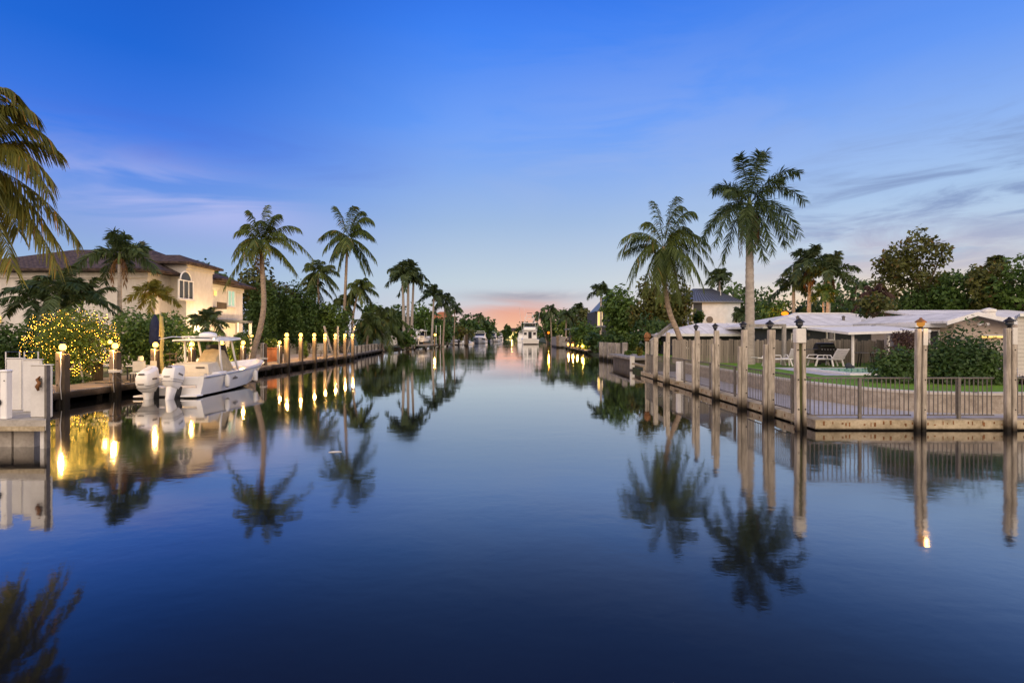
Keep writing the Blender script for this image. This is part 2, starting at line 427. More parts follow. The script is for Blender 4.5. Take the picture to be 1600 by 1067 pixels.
# ------------------------------------------------------------------ sky
def make_world():
    w = bpy.data.worlds.new('World'); sc.world = w; w.use_nodes = True
    T = NT(w.node_tree); tc = T.n('ShaderNodeTexCoord'); d = tc.outputs['Generated']
    x, y, z = T.sep(d)[:3]
    zc = T.m('MAXIMUM', z, 0.0)
    hor = T.m('SQRT', T.m('MAXIMUM', T.m('SUBTRACT', 1.0, T.m('MULTIPLY', z, z)), .001))
    a = T.m('DIVIDE', x, hor)
    S = srgb
    mid = T.ramp(zc, [(0, S(222, 208, 202)), (.05, S(204, 210, 220)), (.106, S(193, 209, 222)), (.214, S(158, 187, 226)), (.376, S(103, 158, 248)), (.51, S(60, 130, 243)), (.62, S(34, 100, 220)), (1, S(16, 62, 165))])
    lef = T.ramp(zc, [(0, S(192, 194, 212)), (.1, S(160, 188, 222)), (.161, S(136, 166, 222)), (.223, S(104, 148, 229)), (.3065, S(63, 123, 231)), (.417, S(30, 103, 214)), (.6, S(18, 80, 190)), (1, S(12, 52, 145))])
    rig = T.ramp(zc, [(0, S(252, 214, 170)), (.05, S(232, 215, 195)), (.09, S(208, 212, 216)), (.15, S(188, 208, 230)), (.2167, S(168, 198, 235)), (.3065, S(139, 178, 241)), (.407, S(97, 152, 245)), (.6, S(40, 110, 225)), (1, S(14, 58, 155))])
    c = T.mix(T.ss(a, -.05, -.62), mid, lef)
    c = T.mix(T.ss(a, .05, .66), c, rig)
    def gauss(v, c0, s): 
        q = T.m('DIVIDE', T.m('SUBTRACT', v, c0), s); return T.m('EXPONENT', T.m('MULTIPLY', T.m('MULTIPLY', q, q), -1.0))
    front = T.ss(y, 0.0, .3)
    st = T.comb(T.m('MULTIPLY', a, 3.2), T.m('MULTIPLY', z, 19.0), T.m('MULTIPLY', y, .6))
    n1 = T.noise(st, 1.5, 6, .58, .5); n2 = T.noise(T.comb(T.m('MULTIPLY', a, 2.0), T.m('MULTIPLY', z, 9.0), 4.0), 1.2, 5, .6, .8)
    # sunset glow at the canal's end, cream glow behind the trees on the right
    wob = T.m('MULTIPLY', T.m('SUBTRACT', n1, .5), .06)
    zz = T.m('ADD', z, wob)
    g1 = T.m('MULTIPLY', T.m('MULTIPLY', gauss(a, .005, .115), T.ss(zz, .086, .048)), front)
    c = T.mix(T.m('MULTIPLY', g1, .92), c, T.ramp(zc, [(0, S(253, 208, 166)), (.03, S(240, 176, 146)), (.06, S(222, 156, 140))]))
    g2 = T.m('MULTIPLY', T.m('MULTIPLY', gauss(a, .60, .17), gauss(z, .035, .055)), front)
    c = T.mix(T.m('MULTIPLY', g2, .75), c, S(252, 216, 165))
    # thin clouds
    m1 = T.m('MULTIPLY', T.m('MULTIPLY', gauss(a, .03, .11), gauss(z, .078, .010)), T.ss(n1, .30, .55))
    c = T.mix(T.m('MULTIPLY', T.m('MULTIPLY', m1, front), .8), c, S(150, 150, 168))
    tilt = T.m('ADD', z, T.m('MULTIPLY', a, .10))
    m2 = T.m('MULTIPLY', T.m('MULTIPLY', gauss(a, -.55, .17), gauss(tilt, .165, .05)), T.ss(n2, .33, .56))
    c = T.mix(T.m('MULTIPLY', m2, .9), c, S(186, 192, 240))
    m2b = T.m('MULTIPLY', T.m('MULTIPLY', gauss(a, -.5, .25), gauss(z, .285, .05)), T.ss(n2, .40, .62))
    c = T.mix(T.m('MULTIPLY', m2b, .4), c, S(70, 100, 205))
    n3 = T.noise(T.comb(T.m('MULTIPLY', a, 4.0), T.m('MULTIPLY', z, 15.0), 9.0), 1.3, 7, .62, .9)
    m3 = T.m('MULTIPLY', T.m('MULTIPLY', T.ss(a, .30, .60), gauss(z, .20, .10)), T.m('MAXIMUM', T.ss(n1, .47, .68), T.ss(n3, .44, .70)))
    c = T.mix(T.m('MULTIPLY', T.m('MULTIPLY', m3, front), .85), c, S(122, 146, 192))
    m5 = T.m('MULTIPLY', T.m('MULTIPLY', gauss(a, .22, .34), gauss(z, .36, .12)), T.ss(n2, .36, .62))
    c = T.mix(T.m('MULTIPLY', T.m('MULTIPLY', m5, front), .16), c, S(196, 200, 218))
    m4 = T.m('MULTIPLY', T.m('MULTIPLY', gauss(a, .58, .16), gauss(z, .125, .042)), T.ss(n3, .38, .60))
    c = T.mix(T.m('MULTIPLY', T.m('MULTIPLY', m4, front), .42), c, S(200, 180, 192))
    # unseen sky behind the viewer: brightened and warmed as fill light for facing surfaces
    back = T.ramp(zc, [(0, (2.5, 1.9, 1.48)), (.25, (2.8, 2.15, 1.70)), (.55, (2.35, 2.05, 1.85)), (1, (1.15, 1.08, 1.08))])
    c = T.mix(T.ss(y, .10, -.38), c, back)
    c = T.mix(T.ss(z, .0, -.05), c, (.05, .05, .05))
    sky = T.n('ShaderNodeTexSky'); sky.sky_type = 'NISHITA'; sky.sun_disc = False
    sky.sun_elevation = R(1.0); sky.sun_rotation = R(20)
    nis = T.mix(1.0, sky.outputs[0], (.006, .006, .006), 'MULTIPLY')
    tot = T.mix(1.0, c, nis, 'ADD')
    bg = T.n('ShaderNodeBackground'); T.L.new(tot, bg.inputs[0]); bg.inputs[1].default_value = 1.0
    o = T.n('ShaderNodeOutputWorld'); T.L.new(bg.outputs[0], o.inputs[0])
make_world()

cam = bpy.data.cameras.new('camera'); camo = bpy.data.objects.new('camera', cam); col.objects.link(camo)
camo.location = (0, 0, EYE); camo.rotation_euler = (R(90), 0, 0)
cam.sensor_width = 36; cam.lens = 18; cam.shift_y = -8.5 / 1600; cam.clip_end = 6000; cam.clip_start = .1
sc.camera = camo
sun = bpy.data.lights.new('sun', 'SUN'); so = bpy.data.objects.new('sun', sun); col.objects.link(so)
sun.energy = .12; sun.angle = R(10); sun.color = (1, .62, .38)
so.rotation_euler = (R(88), 0, R(180 - 20))    # low in front, to the right: only rims
sc.view_settings.view_transform = 'Standard'; sc.view_settings.look = 'None'; sc.view_settings.exposure = 0; sc.view_settings.gamma = 1
sc.render.engine = 'CYCLES'; sc.cycles.use_denoising = True
sc.cycles.max_bounces = 6; sc.cycles.diffuse_bounces = 2; sc.cycles.glossy_bounces = 3; sc.cycles.transparent_max_bounces = 4
sc.cycles.sample_clamp_indirect = 8; sc.cycles.caustics_reflective = False; sc.cycles.caustics_refractive = False


def point(parent, loc, power, color=(1, .55, .16), r=.1, name='lamp_light'):
    l = bpy.data.lights.new(name, 'POINT'); l.energy = power; l.color = color; l.shadow_soft_size = r
    o = bpy.data.objects.new(name, l); col.objects.link(o); o.location = loc
    if parent: o.parent = parent
    return o
# ------------------------------------------------------------------ foliage generators
def bez(p0, p1, p2, t): return p0 * (1 - t) ** 2 + p1 * (2 * t * (1 - t)) + p2 * t * t


def frond(p0, p1, p2, rng, n=30, ll=.7, lw=.05, style='coco', rr=.03, plume=.5):
    """one feather leaf along a curved midrib: returns (verts, quads)"""
    p0, p1, p2 = (np.array(p, float) for p in (p0, p1, p2))
    V = []; Q = []
    n = int(n * (1.25 if style == 'coco' else 1.6)); lw = lw * (.88 if style == 'coco' else 1.0)
    ts = np.linspace(0, 1, 8); pts = [bez(p0, p1, p2, t) for t in ts]
    zref = np.array((0, 0, 1.0))
    def frame(t):
        tg = 2 * (1 - t) * (p1 - p0) + 2 * t * (p2 - p1); tg /= (np.linalg.norm(tg) + 1e-9)
        s = np.cross(tg, zref)
        if np.linalg.norm(s) < .25:
            h = p2 - p0; s = np.cross(np.array((h[0], h[1], 0.3)), zref) + np.array((1e-3, 1e-3, 0))
        s /= (np.linalg.norm(s) + 1e-9); return tg, s, np.cross(s, tg)
    # midrib: a thin triangular tube
    for i, t in enumerate(ts):
        tg, s, nn = frame(t); r = rr * (1 - .85 * t)
        for k in range(3):
            a = 2 * math.pi * k / 3; V.append(pts[i] + (s * math.cos(a) + nn * math.sin(a)) * r)
    for i in range(len(ts) - 1):
        for k in range(3):
            Q.append((i * 3 + k, i * 3 + (k + 1) % 3, i * 3 + 3 + (k + 1) % 3, i * 3 + 3 + k))
    for side in (-1, 1):
        for j in range(n):
            t = .13 + .87 * (j + rng.uniform(-.3, .3)) / (n - 1); t = min(max(t, .1), 1.0)
            b = bez(p0, p1, p2, t); tg, s, nn = frame(t)
            prof = (.6 + 1.0 * (t - .1)) if t < .45 else (.95 - .85 * max(0, t - .6))
            l = ll * prof * rng.uniform(.82, 1.1)
            sweep = .35 + .75 * t
            if style == 'coco':
                ang = rng.uniform(-.25, .15); droop = rng.uniform(.45, 1.0)
                d = s * side * math.cos(ang) * .85 + nn * math.sin(ang) + tg * sweep * .85 - zref * droop * .8
                sag = .38
            else:                                     # plumose, leaflets ranked all round
                ang = rng.uniform(-1.1, 1.1) * plume * 1.3
                d = s * side * math.cos(ang) + nn * math.sin(ang) + tg * sweep * .75 - zref * .42
                sag = .22
            d /= np.linalg.norm(d)
            w = tg - d * np.dot(tg, d); w /= (np.linalg.norm(w) + 1e-9)
            w = w * math.cos(.5) + np.cross(d, w) * math.sin(.5) * rng.choice((-1, 1))
            m = b + d * l * .5 - zref * l * .04; e = b + d * l - zref * l * sag
            k = len(V); hw = lw * .5
            V += [b - w * hw * .5, b + w * hw * .5, m + w * hw, m - w * hw, e + w * hw * .2, e - w * hw * .2]
            Q += [(k, k + 1, k + 2, k + 3), (k + 3, k + 2, k + 4, k + 5)]
    return V, Q


def merge(parts):
    V = []; Q = []
    for v, q in parts:
        b = len(V); V += list(v); Q += [tuple(b + i for i in f) for f in q]
    return V, Q


def crown_dirs(rng, n, L, style, wind=0.0):
    """(control, tip) offsets of n fronds spread from upright spears to hanging skirts"""
    out = []
    for i in range(n):
        u = (i + .5) / n; az = i * 2.39996 + rng.uniform(-.25, .25)
        if style == 'coco':
            el = 82 - 112 * u ** .9; fall = .30 + .42 * u
        else:
            el = 82 - 78 * u ** .9; fall = .26 + .62 * u
        el = R(el + rng.uniform(-8, 8)); l = L * rng.uniform(.88, 1.08) * (1 - .16 * (u < .15))
        d = np.array((math.cos(az) * math.cos(el), math.sin(az) * math.cos(el), math.sin(el)))
        if style != 'coco': fall *= rng.uniform(.75, 1.15)
        c = d * l * .58; t = d * l * .98 + np.array((wind * l, 0, -fall * l))
        h = math.hypot(t[0], t[1]); 
        out.append((c, t, u))
    return out


def trunk_path(base, top, bow=(0, 0), n=16):
    base, top = Vector(base), Vector(top); out = []
    for i in range(n + 1):
        t = i / n; p = base.lerp(top, t)
        p.x += bow[0] * math.sin(math.pi * t); p.y += bow[1] * math.sin(math.pi * t); out.append(p)
    return out


def palm(label, base, top, L, style='coco', n=22, seed=1, r0=.2, bow=(0, 0), tips=None, wind=0.0, group=None, cat='palm tree', name='coconut_palm',
         hero=False, mat_f=None, leaflets=26, ll=None, lw=None, dead=0, path=None, fruits=0, trunk=True, plume=.6):
    """base and top in world space; fronds grow from the top. tips: explicit (dx, dy_depth, dz, lift) frond ends in metres"""
    rng = random.Random(seed)
    base, top = Vector(base), Vector(top)
    root = thing(name, label, cat, base, 0, group)
    if style != 'coco': top = top - Vector((0, 0, L * .187))   # the crownshaft lifts the crown heart back up
    T = top - base
    bark = M['bark'] if style == 'coco' else M['barkgrey']
    pts = [Vector(p) - base for p in path] if path else trunk_path((0, 0, -.3), T, bow)
    if path:                                         # smooth the given control points
        q = []
        for i in range(len(pts) - 1):
            a, b = pts[i], pts[i + 1]; a0 = pts[max(i - 1, 0)]; b1 = pts[min(i + 2, len(pts) - 1)]
            for k in range(5):
                t = k / 5
                q.append(.5 * ((2 * a) + (b - a0) * t + (2 * a0 - 5 * a + 4 * b - b1) * t * t + (3 * a - a0 - 3 * b + b1) * t ** 3))
        pts = q + [pts[-1]]
    if trunk:
        pp = []; rad = []
        r0 *= .76; N = len(pts) * 3
        for i in range(N + 1):
            t = i / N * (len(pts) - 1); k = min(int(t), len(pts) - 2); p = pts[k].lerp(pts[k + 1], t - k); u = i / N
            base_r = r0 * (1 + .55 * max(0, 1 - u * 9)) * (1 - .30 * u) if style == 'coco' else r0 * (1 + .25 * max(0, 1 - u * 10) + .12 * math.sin(math.pi * min(1, u * 1.3))) * (1 - .22 * u)
            pp.append(p); rad.append(base_r * (1 + (.05 if i % 2 else -.03)))
        MB().tube(pp, rad, 10).build('trunk', bark, root, 40)
    mf = mat_f or (M['frond'] if style == 'coco' else M['frondroyal'])
    if style != 'coco':                               # smooth green crownshaft
        up = (pts[-1] - pts[-2]).normalized()
        h = L * .34
        MB().tube([T - up * h * .25, T, T + up * h * .5, T + up * h], [r0 * .80, r0 * .86, r0 * .62, r0 * .22], 10).build('crownshaft', M['stem'], root, 40)
        org = np.array(T + up * h * .55)
    else:
        org = np.array(T)
    ll = ll or (L * .22 if style == 'coco' else L * .17); lw = lw or L * .017
    spec = []
    if not tips: n = max(7, int(n * (.80 if style == 'coco' else .78)))
    if tips:
        for (dx, dy, dz, lift) in tips:
            t = np.array((dx, dy, dz)); spec.append((t * .5 + np.array((0, 0, lift)), t, .5))
    spec += [s for s in crown_dirs(rng, n, L, style, wind)]
    fr = []
    for c, t, u in spec:
        fr.append(frond(org, org + c, org + t, rng, leaflets, ll, lw, style, L * .008, plume))
    if hero:
        for v, q in fr: arr_mesh('frond', v, q, mf, root)
    else:
        v, q = merge(fr); arr_mesh('crown', v, q, mf, root)
    if dead:
        fr = []
        for i in range(dead):
            az = rng.uniform(0, 6.28); d = np.array((math.cos(az), math.sin(az), 0))
            l = L * rng.uniform(.55, .8)
            o2 = org - np.array((0, 0, L * .08))
            fr.append(frond(o2, o2 + d * l * .33 + np.array((0, 0, -.05 * l)), o2 + d * l * .24 + np.array((0, 0, -l)), rng, 18, ll * .7, lw * .8, 'coco', L * .008))
        if hero:
            for v, q in fr: arr_mesh('dead_frond', v, q, M['fronddead'], root)
        else:
            v, q = merge(fr); arr_mesh('dead_skirt', v, q, M['fronddead'], root)
    for i in range(fruits):
        az = i * 2.4; MB().ball(Vector(org) + Vector((math.cos(az) * r0 * 1.5, math.sin(az) * r0 * 1.5, -r0 * 1.2 - .12 * (i % 3))), L * .035, 8, 6, (1, 1, 1.25)).build('coconut', M['coconut'], root, 1)
    return root


def leaf_cloud(rs, blobs, n, size, asp=.55, hang=0.0, surf=.55):
    """n leaf blades spread through the given (centre, radii) lumps, uneven outside, gaps between"""
    blobs = [(np.array(c, float), np.array(r if hasattr(r, '__len__') else (r, r, r), float)) for c, r in blobs]
    w = np.array([r.prod() ** (2 / 3) for _, r in blobs]); w /= w.sum()
    k = rs.choice(len(blobs), n, p=w)
    C = np.array([b[0] for b in blobs])[k]; Rr = np.array([b[1] for b in blobs])[k]
    d = rs.normal(size=(n, 3)); d /= np.linalg.norm(d, axis=1)[:, None]
    rad = surf + (1 - surf) * rs.uniform(size=n) ** .6
    lump = 1 + .22 * np.sin(d[:, 0] * 5 + k) * np.sin(d[:, 1] * 4 + 2 * k) + .16 * np.sin(d[:, 2] * 7 + 3 * k)
    rad = rad * lump + np.where(rs.uniform(size=n) < .07, rs.uniform(0, .22, n), 0)
    p = C + d * Rr * rad[:, None]
    nrm = d * .8 + rs.normal(size=(n, 3)) * .75 + np.array((0, 0, .35)); nrm /= np.linalg.norm(nrm, axis=1)[:, None]
    t = rs.normal(size=(n, 3)) + d * .5 - np.array((0, 0, hang)); t -= nrm * (t * nrm).sum(1)[:, None]; t /= (np.linalg.norm(t, axis=1)[:, None] + 1e-9)
    b = np.cross(nrm, t)
    s = (size * rs.uniform(.6, 1.3, n))[:, None]
    V = np.stack([p - t * s * .5, p + b * s * asp * .5 - nrm * s * .08, p + t * s * .5 - nrm * s * .12, p - b * s * asp * .5 - nrm * s * .08], 1).reshape(-1, 3)
    Q = np.arange(n * 4).reshape(-1, 4)
    return V, Q


def tree(name, label, cat, base, cx, cz, rx, rz, ry=None, blobs=9, dens=1.0, m='leaf', bark='barkdark', seed=1, group=None, trunk_r=None, size=None, K=None, limbs=True, brk=.42, stems=1, surf=.55):
    """crown ellipsoid (cx offset in x, cz height of its centre, radii); base world position"""
    rs = np.random.RandomState(seed); rng = random.Random(seed)
    base = Vector(base); Y = max(6, base.y)
    ry = ry or min(rx, rz * 1.5)
    root = thing(name, label, cat, base, 0, group)
    B = []
    for i in range(blobs):
        for _ in range(60):
            q = np.array([rng.uniform(-1, 1) for _ in range(3)])
            if np.linalg.norm(q) < .98: break
        q = q / max(np.linalg.norm(q), .35) * (np.linalg.norm(q) ** .7) if i else q * .2
        f = rng.uniform(brk * .75, brk * 1.3)
        c = np.array((cx + q[0] * rx * (1 - f * .8), q[1] * ry * (1 - f * .8), cz + q[2] * rz * (1 - f * .8)))
        B.append((c, (rx * f, ry * f, rz * f * rng.uniform(.8, 1.1))))
    size = size or max(.11, 4.6 * Y / 512)
    area = math.pi * rx * rz
    n = int(min(38000, max(300, dens * 10.0 * area / (size * size * .55))))
    V, Q = leaf_cloud(rs, B, n, size, surf=surf)
    arr_mesh('crown', V, Q, M[m], root)
    mb = MB(); tr = trunk_r or max(.05, rx * .07)
    fork = Vector((cx * .6, 0, max(.15, cz - rz * .75)))
    for sidx in range(stems):
        o = Vector(((sidx - (stems - 1) / 2) * tr * 3, 0, 0))
        mb.tube(trunk_path(o * 1.6 + Vector((0, 0, -.25)), fork + o * .5, (rng.uniform(-.1, .1) * rx, .0), 6), [tr * (1.25 - .06 * i) for i in range(7)], 8)
    if limbs:
        for c, r in B[:12]:
            mb.tube(trunk_path(fork - Vector((0, 0, .05)), Vector(c), (rng.uniform(-.1, .1) * rx, rng.uniform(-.1, .1) * rx), 5), [tr * .62 * (1 - .15 * i) for i in range(6)], 6)
    mb.build('trunk', M[bark], root, 60)
    return root


def tree_px(name, label, cat, px0, px1, py0, py1, Y, ground=.5, **k):
    """tree whose crown covers these photo pixels when it stands Y metres away"""
    cx = X((px0 + px1) / 2, Y); rx = (px1 - px0) / 2 / F * Y
    z1, z0 = Z(py0, Y), Z(py1, Y)
    bx = cx + k.pop('lean', 0)
    return tree(name, label, cat, (bx, Y, ground), cx - bx, (z0 + z1) / 2 - ground, rx, (z1 - z0) / 2, **k)


def palm_px(label, bx, px, py, Y, rpx, ground=.5, **k):
    """palm with its crown heart at photo pixel (px, py), rooted under pixel column bx"""
    return palm(label, (X(bx, Y), Y, ground), P(px, py, Y), rpx / F * Y, **k)
# ------------------------------------------------------------------ water and land
def sheet(name, pts, z, m, kind='structure'):
    mb = MB(); mb.add([(x, y, z) for x, y in pts], [tuple(range(len(pts)))])
    return tag(mb.build(name, m), kind=kind)


tag(MB().add([(-400, -60, 0), (400, -60, 0), (400, 900, 0), (-400, 900, 0)], [(0, 1, 2, 3)]).build('water', M['water']), kind='structure')

LB = [(-16.6, 9), (-16.6, 33), (-16.9, 40), (-16.7, 53), (-18.2, 60), (-19.9, 76), (-20.2, 95), (-20.0, 130), (-19.5, 180), (-17, 260), (-13, 430), (-12.5, 455)]
RB = [(8.25, 13.25), (8.35, 31), (8.35, 35.5), (9.9, 36.5), (9.9, 44), (10.0, 53), (10.6, 75), (10.4, 110), (11.5, 150), (11.5, 260), (13, 430), (12.5, 455)]


def land(name, pts, top, m):
    mb = MB(); mb.prism([(x, y, -1.2) for x, y in pts], (0, 0, top + 1.2)); return tag(mb.build(name, m), kind='structure')


land('ground_west_bank', LB + [(-30, 900), (-900, 900), (-900, 9)], .38, M['soil'])
land('ground_east_bank', RB + [(30, 900), (900, 900), (900, 13.25)], .235, M['soil'])
land('ground_far_bank', [(-12.4, 456), (12.4, 456), (29, 900), (-29, 900)], .5, M['soil'])
sheet('horizon_ground', [(-3000, 905), (3000, 905), (3000, 5000), (-3000, 5000)], .3, M['soil'])

# seawall faces and caps on both sides
def strip(mb, pts, w, z0, z1, side):
    """a bar of width w following a polyline, standing to the given side of it"""
    for (x0, y0), (x1, y1) in zip(pts[:-1], pts[1:]):
        d = Vector((x1 - x0, y1 - y0, 0)); n = Vector((-d.y, d.x, 0)).normalized() * w * side
        mb.prism([(x0, y0, z0), (x1, y1, z0), (x1 + n.x, y1 + n.y, z0), (x0 + n.x, y0 + n.y, z0)], (0, 0, z1 - z0))
    return mb


s = thing('seawall', 'low rust stained concrete seawall carrying the grey railing on the near right bank', 'seawall', (0, 0, 0))
mb = MB()
mb.prism([(7.72, 13.02, .04), (40, 13.02, .04), (40, 13.42, .04), (8.12, 13.42, .04)], (0, 0, .225))
mb.build('cap', M['cap'], s)
mb = MB(); mb.prism([(7.72, 13.02, .04), (8.12, 13.424, .04), (8.25, 31.2, .04), (7.85, 31.2, .04)], (0, 0, .221)); mb.build('cap', M['cap'], s)
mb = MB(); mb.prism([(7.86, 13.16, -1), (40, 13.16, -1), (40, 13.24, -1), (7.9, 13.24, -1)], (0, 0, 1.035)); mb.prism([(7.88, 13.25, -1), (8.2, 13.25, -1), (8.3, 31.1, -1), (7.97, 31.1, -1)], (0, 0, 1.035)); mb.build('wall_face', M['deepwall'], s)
# rust blots and drain stains along the cap
rng = random.Random(5)
for i in range(70):
    x = 7.9 + i * .2 + rng.uniform(-.12, .12)
    MB().box((x, 13.016, .17 + rng.uniform(-.03, .03)), (rng.uniform(.02, .05), .004, rng.uniform(.03, .11))).build('rust_stain', M['rust'], s)
for i in range(28):
    y = 13.5 + i * .5
    MB().box((7.716 + (y - 13.02) * .0072, y, .16 + rng.uniform(-.03, .03)), (.006, rng.uniform(.02, .06), rng.uniform(.03, .12))).build('rust_stain', M['rust'], s)

s = thing('seawall', 'dark wet seawall under the wooden dock on the left bank', 'seawall', (0, 0, 0))
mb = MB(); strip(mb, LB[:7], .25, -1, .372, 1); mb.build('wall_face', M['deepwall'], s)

# concrete walk and raised lawn of the right property
sheet('walkway', [(8.12, 13.42), (40, 13.42), (40, 14.5), (12.6, 14.6), (11.5, 15.0), (10.8, 16.0), (10.4, 17.5), (10.1, 20), (10.1, 24), (10.1, 31), (8.25, 31.2)], .262, M['walk'])
curve = []
ctrl = [(9.95, 30.8), (9.95, 26), (9.9, 22), (9.95, 19.2), (10.15, 17.3), (10.65, 15.6), (11.4, 14.6), (12.6, 14.2), (16, 14.08), (40, 14.05)]
cv = [Vector((*c, 0)) for c in ctrl]
for i in range(len(cv) - 1):
    a, b = cv[i], cv[i + 1]; a0 = cv[max(i - 1, 0)]; b1 = cv[min(i + 2, len(cv) - 1)]
    for k in range(8):
        t = k / 8; curve.append(.5 * ((2 * a) + (b - a0) * t + (2 * a0 - 5 * a + 4 * b - b1) * t * t + (3 * a - a0 - 3 * b + b1) * t ** 3))
curve.append(cv[-1])
land('lawn', [(p.x + .1, p.y + .12) for p in curve] + [(40, 62), (13.8, 62), (12.2, 38), (10.1, 31.4)], .80, M['lawn'])
def wallrun(z0, z1, off0, off1):
    mb = MB(); rings = []
    for i, p in enumerate(curve):
        d = (curve[min(i + 1, len(curve) - 1)] - curve[max(i - 1, 0)]).normalized(); n = Vector((d.y, -d.x, 0))   # points to the water
        if n.x > 0 and abs(d.y) > .5: n = -n
        if n.y > 0 and abs(d.x) >= .5: n = -n
        a, b = p + n * off0, p - n * off1
        rings.append([(a.x, a.y, z0), (b.x, b.y, z0), (b.x, b.y, z1), (a.x, a.y, z1)])
    return mb.loft(rings, True)
s = thing('garden_wall', 'low curved stucco garden wall below the lawn on the right', 'garden wall', (0, 0, 0))
wallrun(.2, .765, .0, .25).build('wall_face', M['wallstucco'], s)
wallrun(.767, .835, .03, .28).build('coping', M['whitecap'], s)

# pool terrace, pool
sheet('pool_deck', [(12.6, 20.6), (13.0, 25.9), (29, 25.9), (29, 19.9), (19.5, 20.0), (17.8, 20.5), (15, 20.66)], .812, M['walk'])
s = thing('swimming_pool', 'long swimming pool with green mosaic waterline tiles sunk in the pale deck', 'swimming pool', (0, 0, 0))
mb = MB()
for c, d in (((17.85, 20.9, .85), (8.3, .32, .09)), ((17.85, 23.72, .85), (8.3, .32, .09)), ((13.82, 22.31, .85), (.32, 2.5, .09)), ((21.88, 22.31, .85), (.32, 2.5, .09))): mb.box(c, d)
mb.build('coping', M['fascia'], s)
MB().box((17.85, 23.56, .868), (7.7, .03, .10)).box((17.85, 21.08, .86), (7.7, .03, .08)).build('tile_band', M['pooltile'], s)
MB().add([(13.98, 21.1, .822), (21.7, 21.1, .822), (21.7, 23.54, .822), (13.98, 23.54, .822)], [(0, 1, 2, 3)]).build('pool_surface', M['poolwater'], s)

# raised block standing in the notch of the right bank
s = thing('boat_slab', 'grey plank topped concrete slab facing the camera beyond the railing', 'dock', (0, 0, 0))
MB().box((9.4, 40, .80), (2.1, 8.4, .16)).build('deck', M['plankgrey'], s)
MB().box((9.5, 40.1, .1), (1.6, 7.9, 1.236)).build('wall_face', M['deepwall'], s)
MB().box((8.42, 35.86, .55), (.3, .2, .9)).build('bumper', M['offwhite'], s)
MB().box((8.36, 33.6, .5), (.24, 3.2, .12)).box((8.36, 32.1, .12), (.24, .24, .66)).build('step', M['cap'], s)

# terrace behind the left dock
sheet('terrace', [(-17.4, 17.5), (-17.4, 33), (-17.7, 40), (-17.5, 53), (-18.3, 59), (-34, 66), (-30, 50), (-22.5, 40), (-20.2, 30), (-19.6, 24.8), (-19.9, 17.5)], .396, M['paver'])

# ------------------------------------------------------------------ left dock (deck and front beams) in three runs
def dock_run(label, pts, w, z, m='plank', posts=True):
    (x0, y0), (x1, y1) = pts; L = math.hypot(x1 - x0, y1 - y0); rz = math.atan2(y1 - y0, x1 - x0) - math.pi / 2
    r = thing('dock', label, 'dock', (x0, y0, 0), rz)
    MB().box((-w / 2, L / 2, z - .03), (w, L, .06)).build('deck', M[m], r)
    MB().box((.025, L / 2, z - .16), (.05, L, .2)).build('fascia', M['post'], r)
    MB().box((.012, L / 2, z - .02), (.09, L, .035)).build('edge_board', M['greypost'], r)
    n = max(2, int(L / 2.6))
    for i in range(n):
        MB().tube([(-.35, (i + .5) * L / n, -1), (-.35, (i + .5) * L / n, z - .07)], .11, 8).build('piling', M['postdark'], r)
    return r


dock_run('wooden dock along the left bank from the string lit tree to the moored boat', ((-15.75, 15.5), (-15.75, 33.4)), 1.9, .46)
dock_run('wooden dock along the left bank under the row of tall lit posts', ((-15.95, 33.5), (-16.0, 52.5)), 1.9, .50)
dock_run('weathered dock on the left bank beyond the last lit post', ((-16.9, 53.5), (-19.2, 76)), 1.6, .45, 'plankgrey')


# ------------------------------------------------------------------ lanterns and posts
def lantern_lit(root, x, y, z, power, s=1.0):
    l = MB().lathe([(.075 * s, 0), (.075 * s, .03 * s), (.03 * s, .035 * s), (.03 * s, .06 * s)], (x, y, z), 10).build('lantern', M['black'], root, 30)
    MB().lathe([(.045 * s, .06 * s), (.085 * s, .09 * s), (.09 * s, .17 * s), (.06 * s, .23 * s), (.02 * s, .245 * s)], (x, y, z), 12).build('globe', M['bulb'], l, 1)
    MB().lathe([(.10 * s, .245 * s), (.07 * s, .275 * s), (.01 * s, .30 * s)], (x, y, z), 12).build('cap', M['black'], l, 30)
    if power:
        d = Vector((.42, -.9)) * .17 * s          # on the channel side of the globe
        point(l, (x + d.x, y + d.y, z + .16 * s), power, r=.05)
    return l


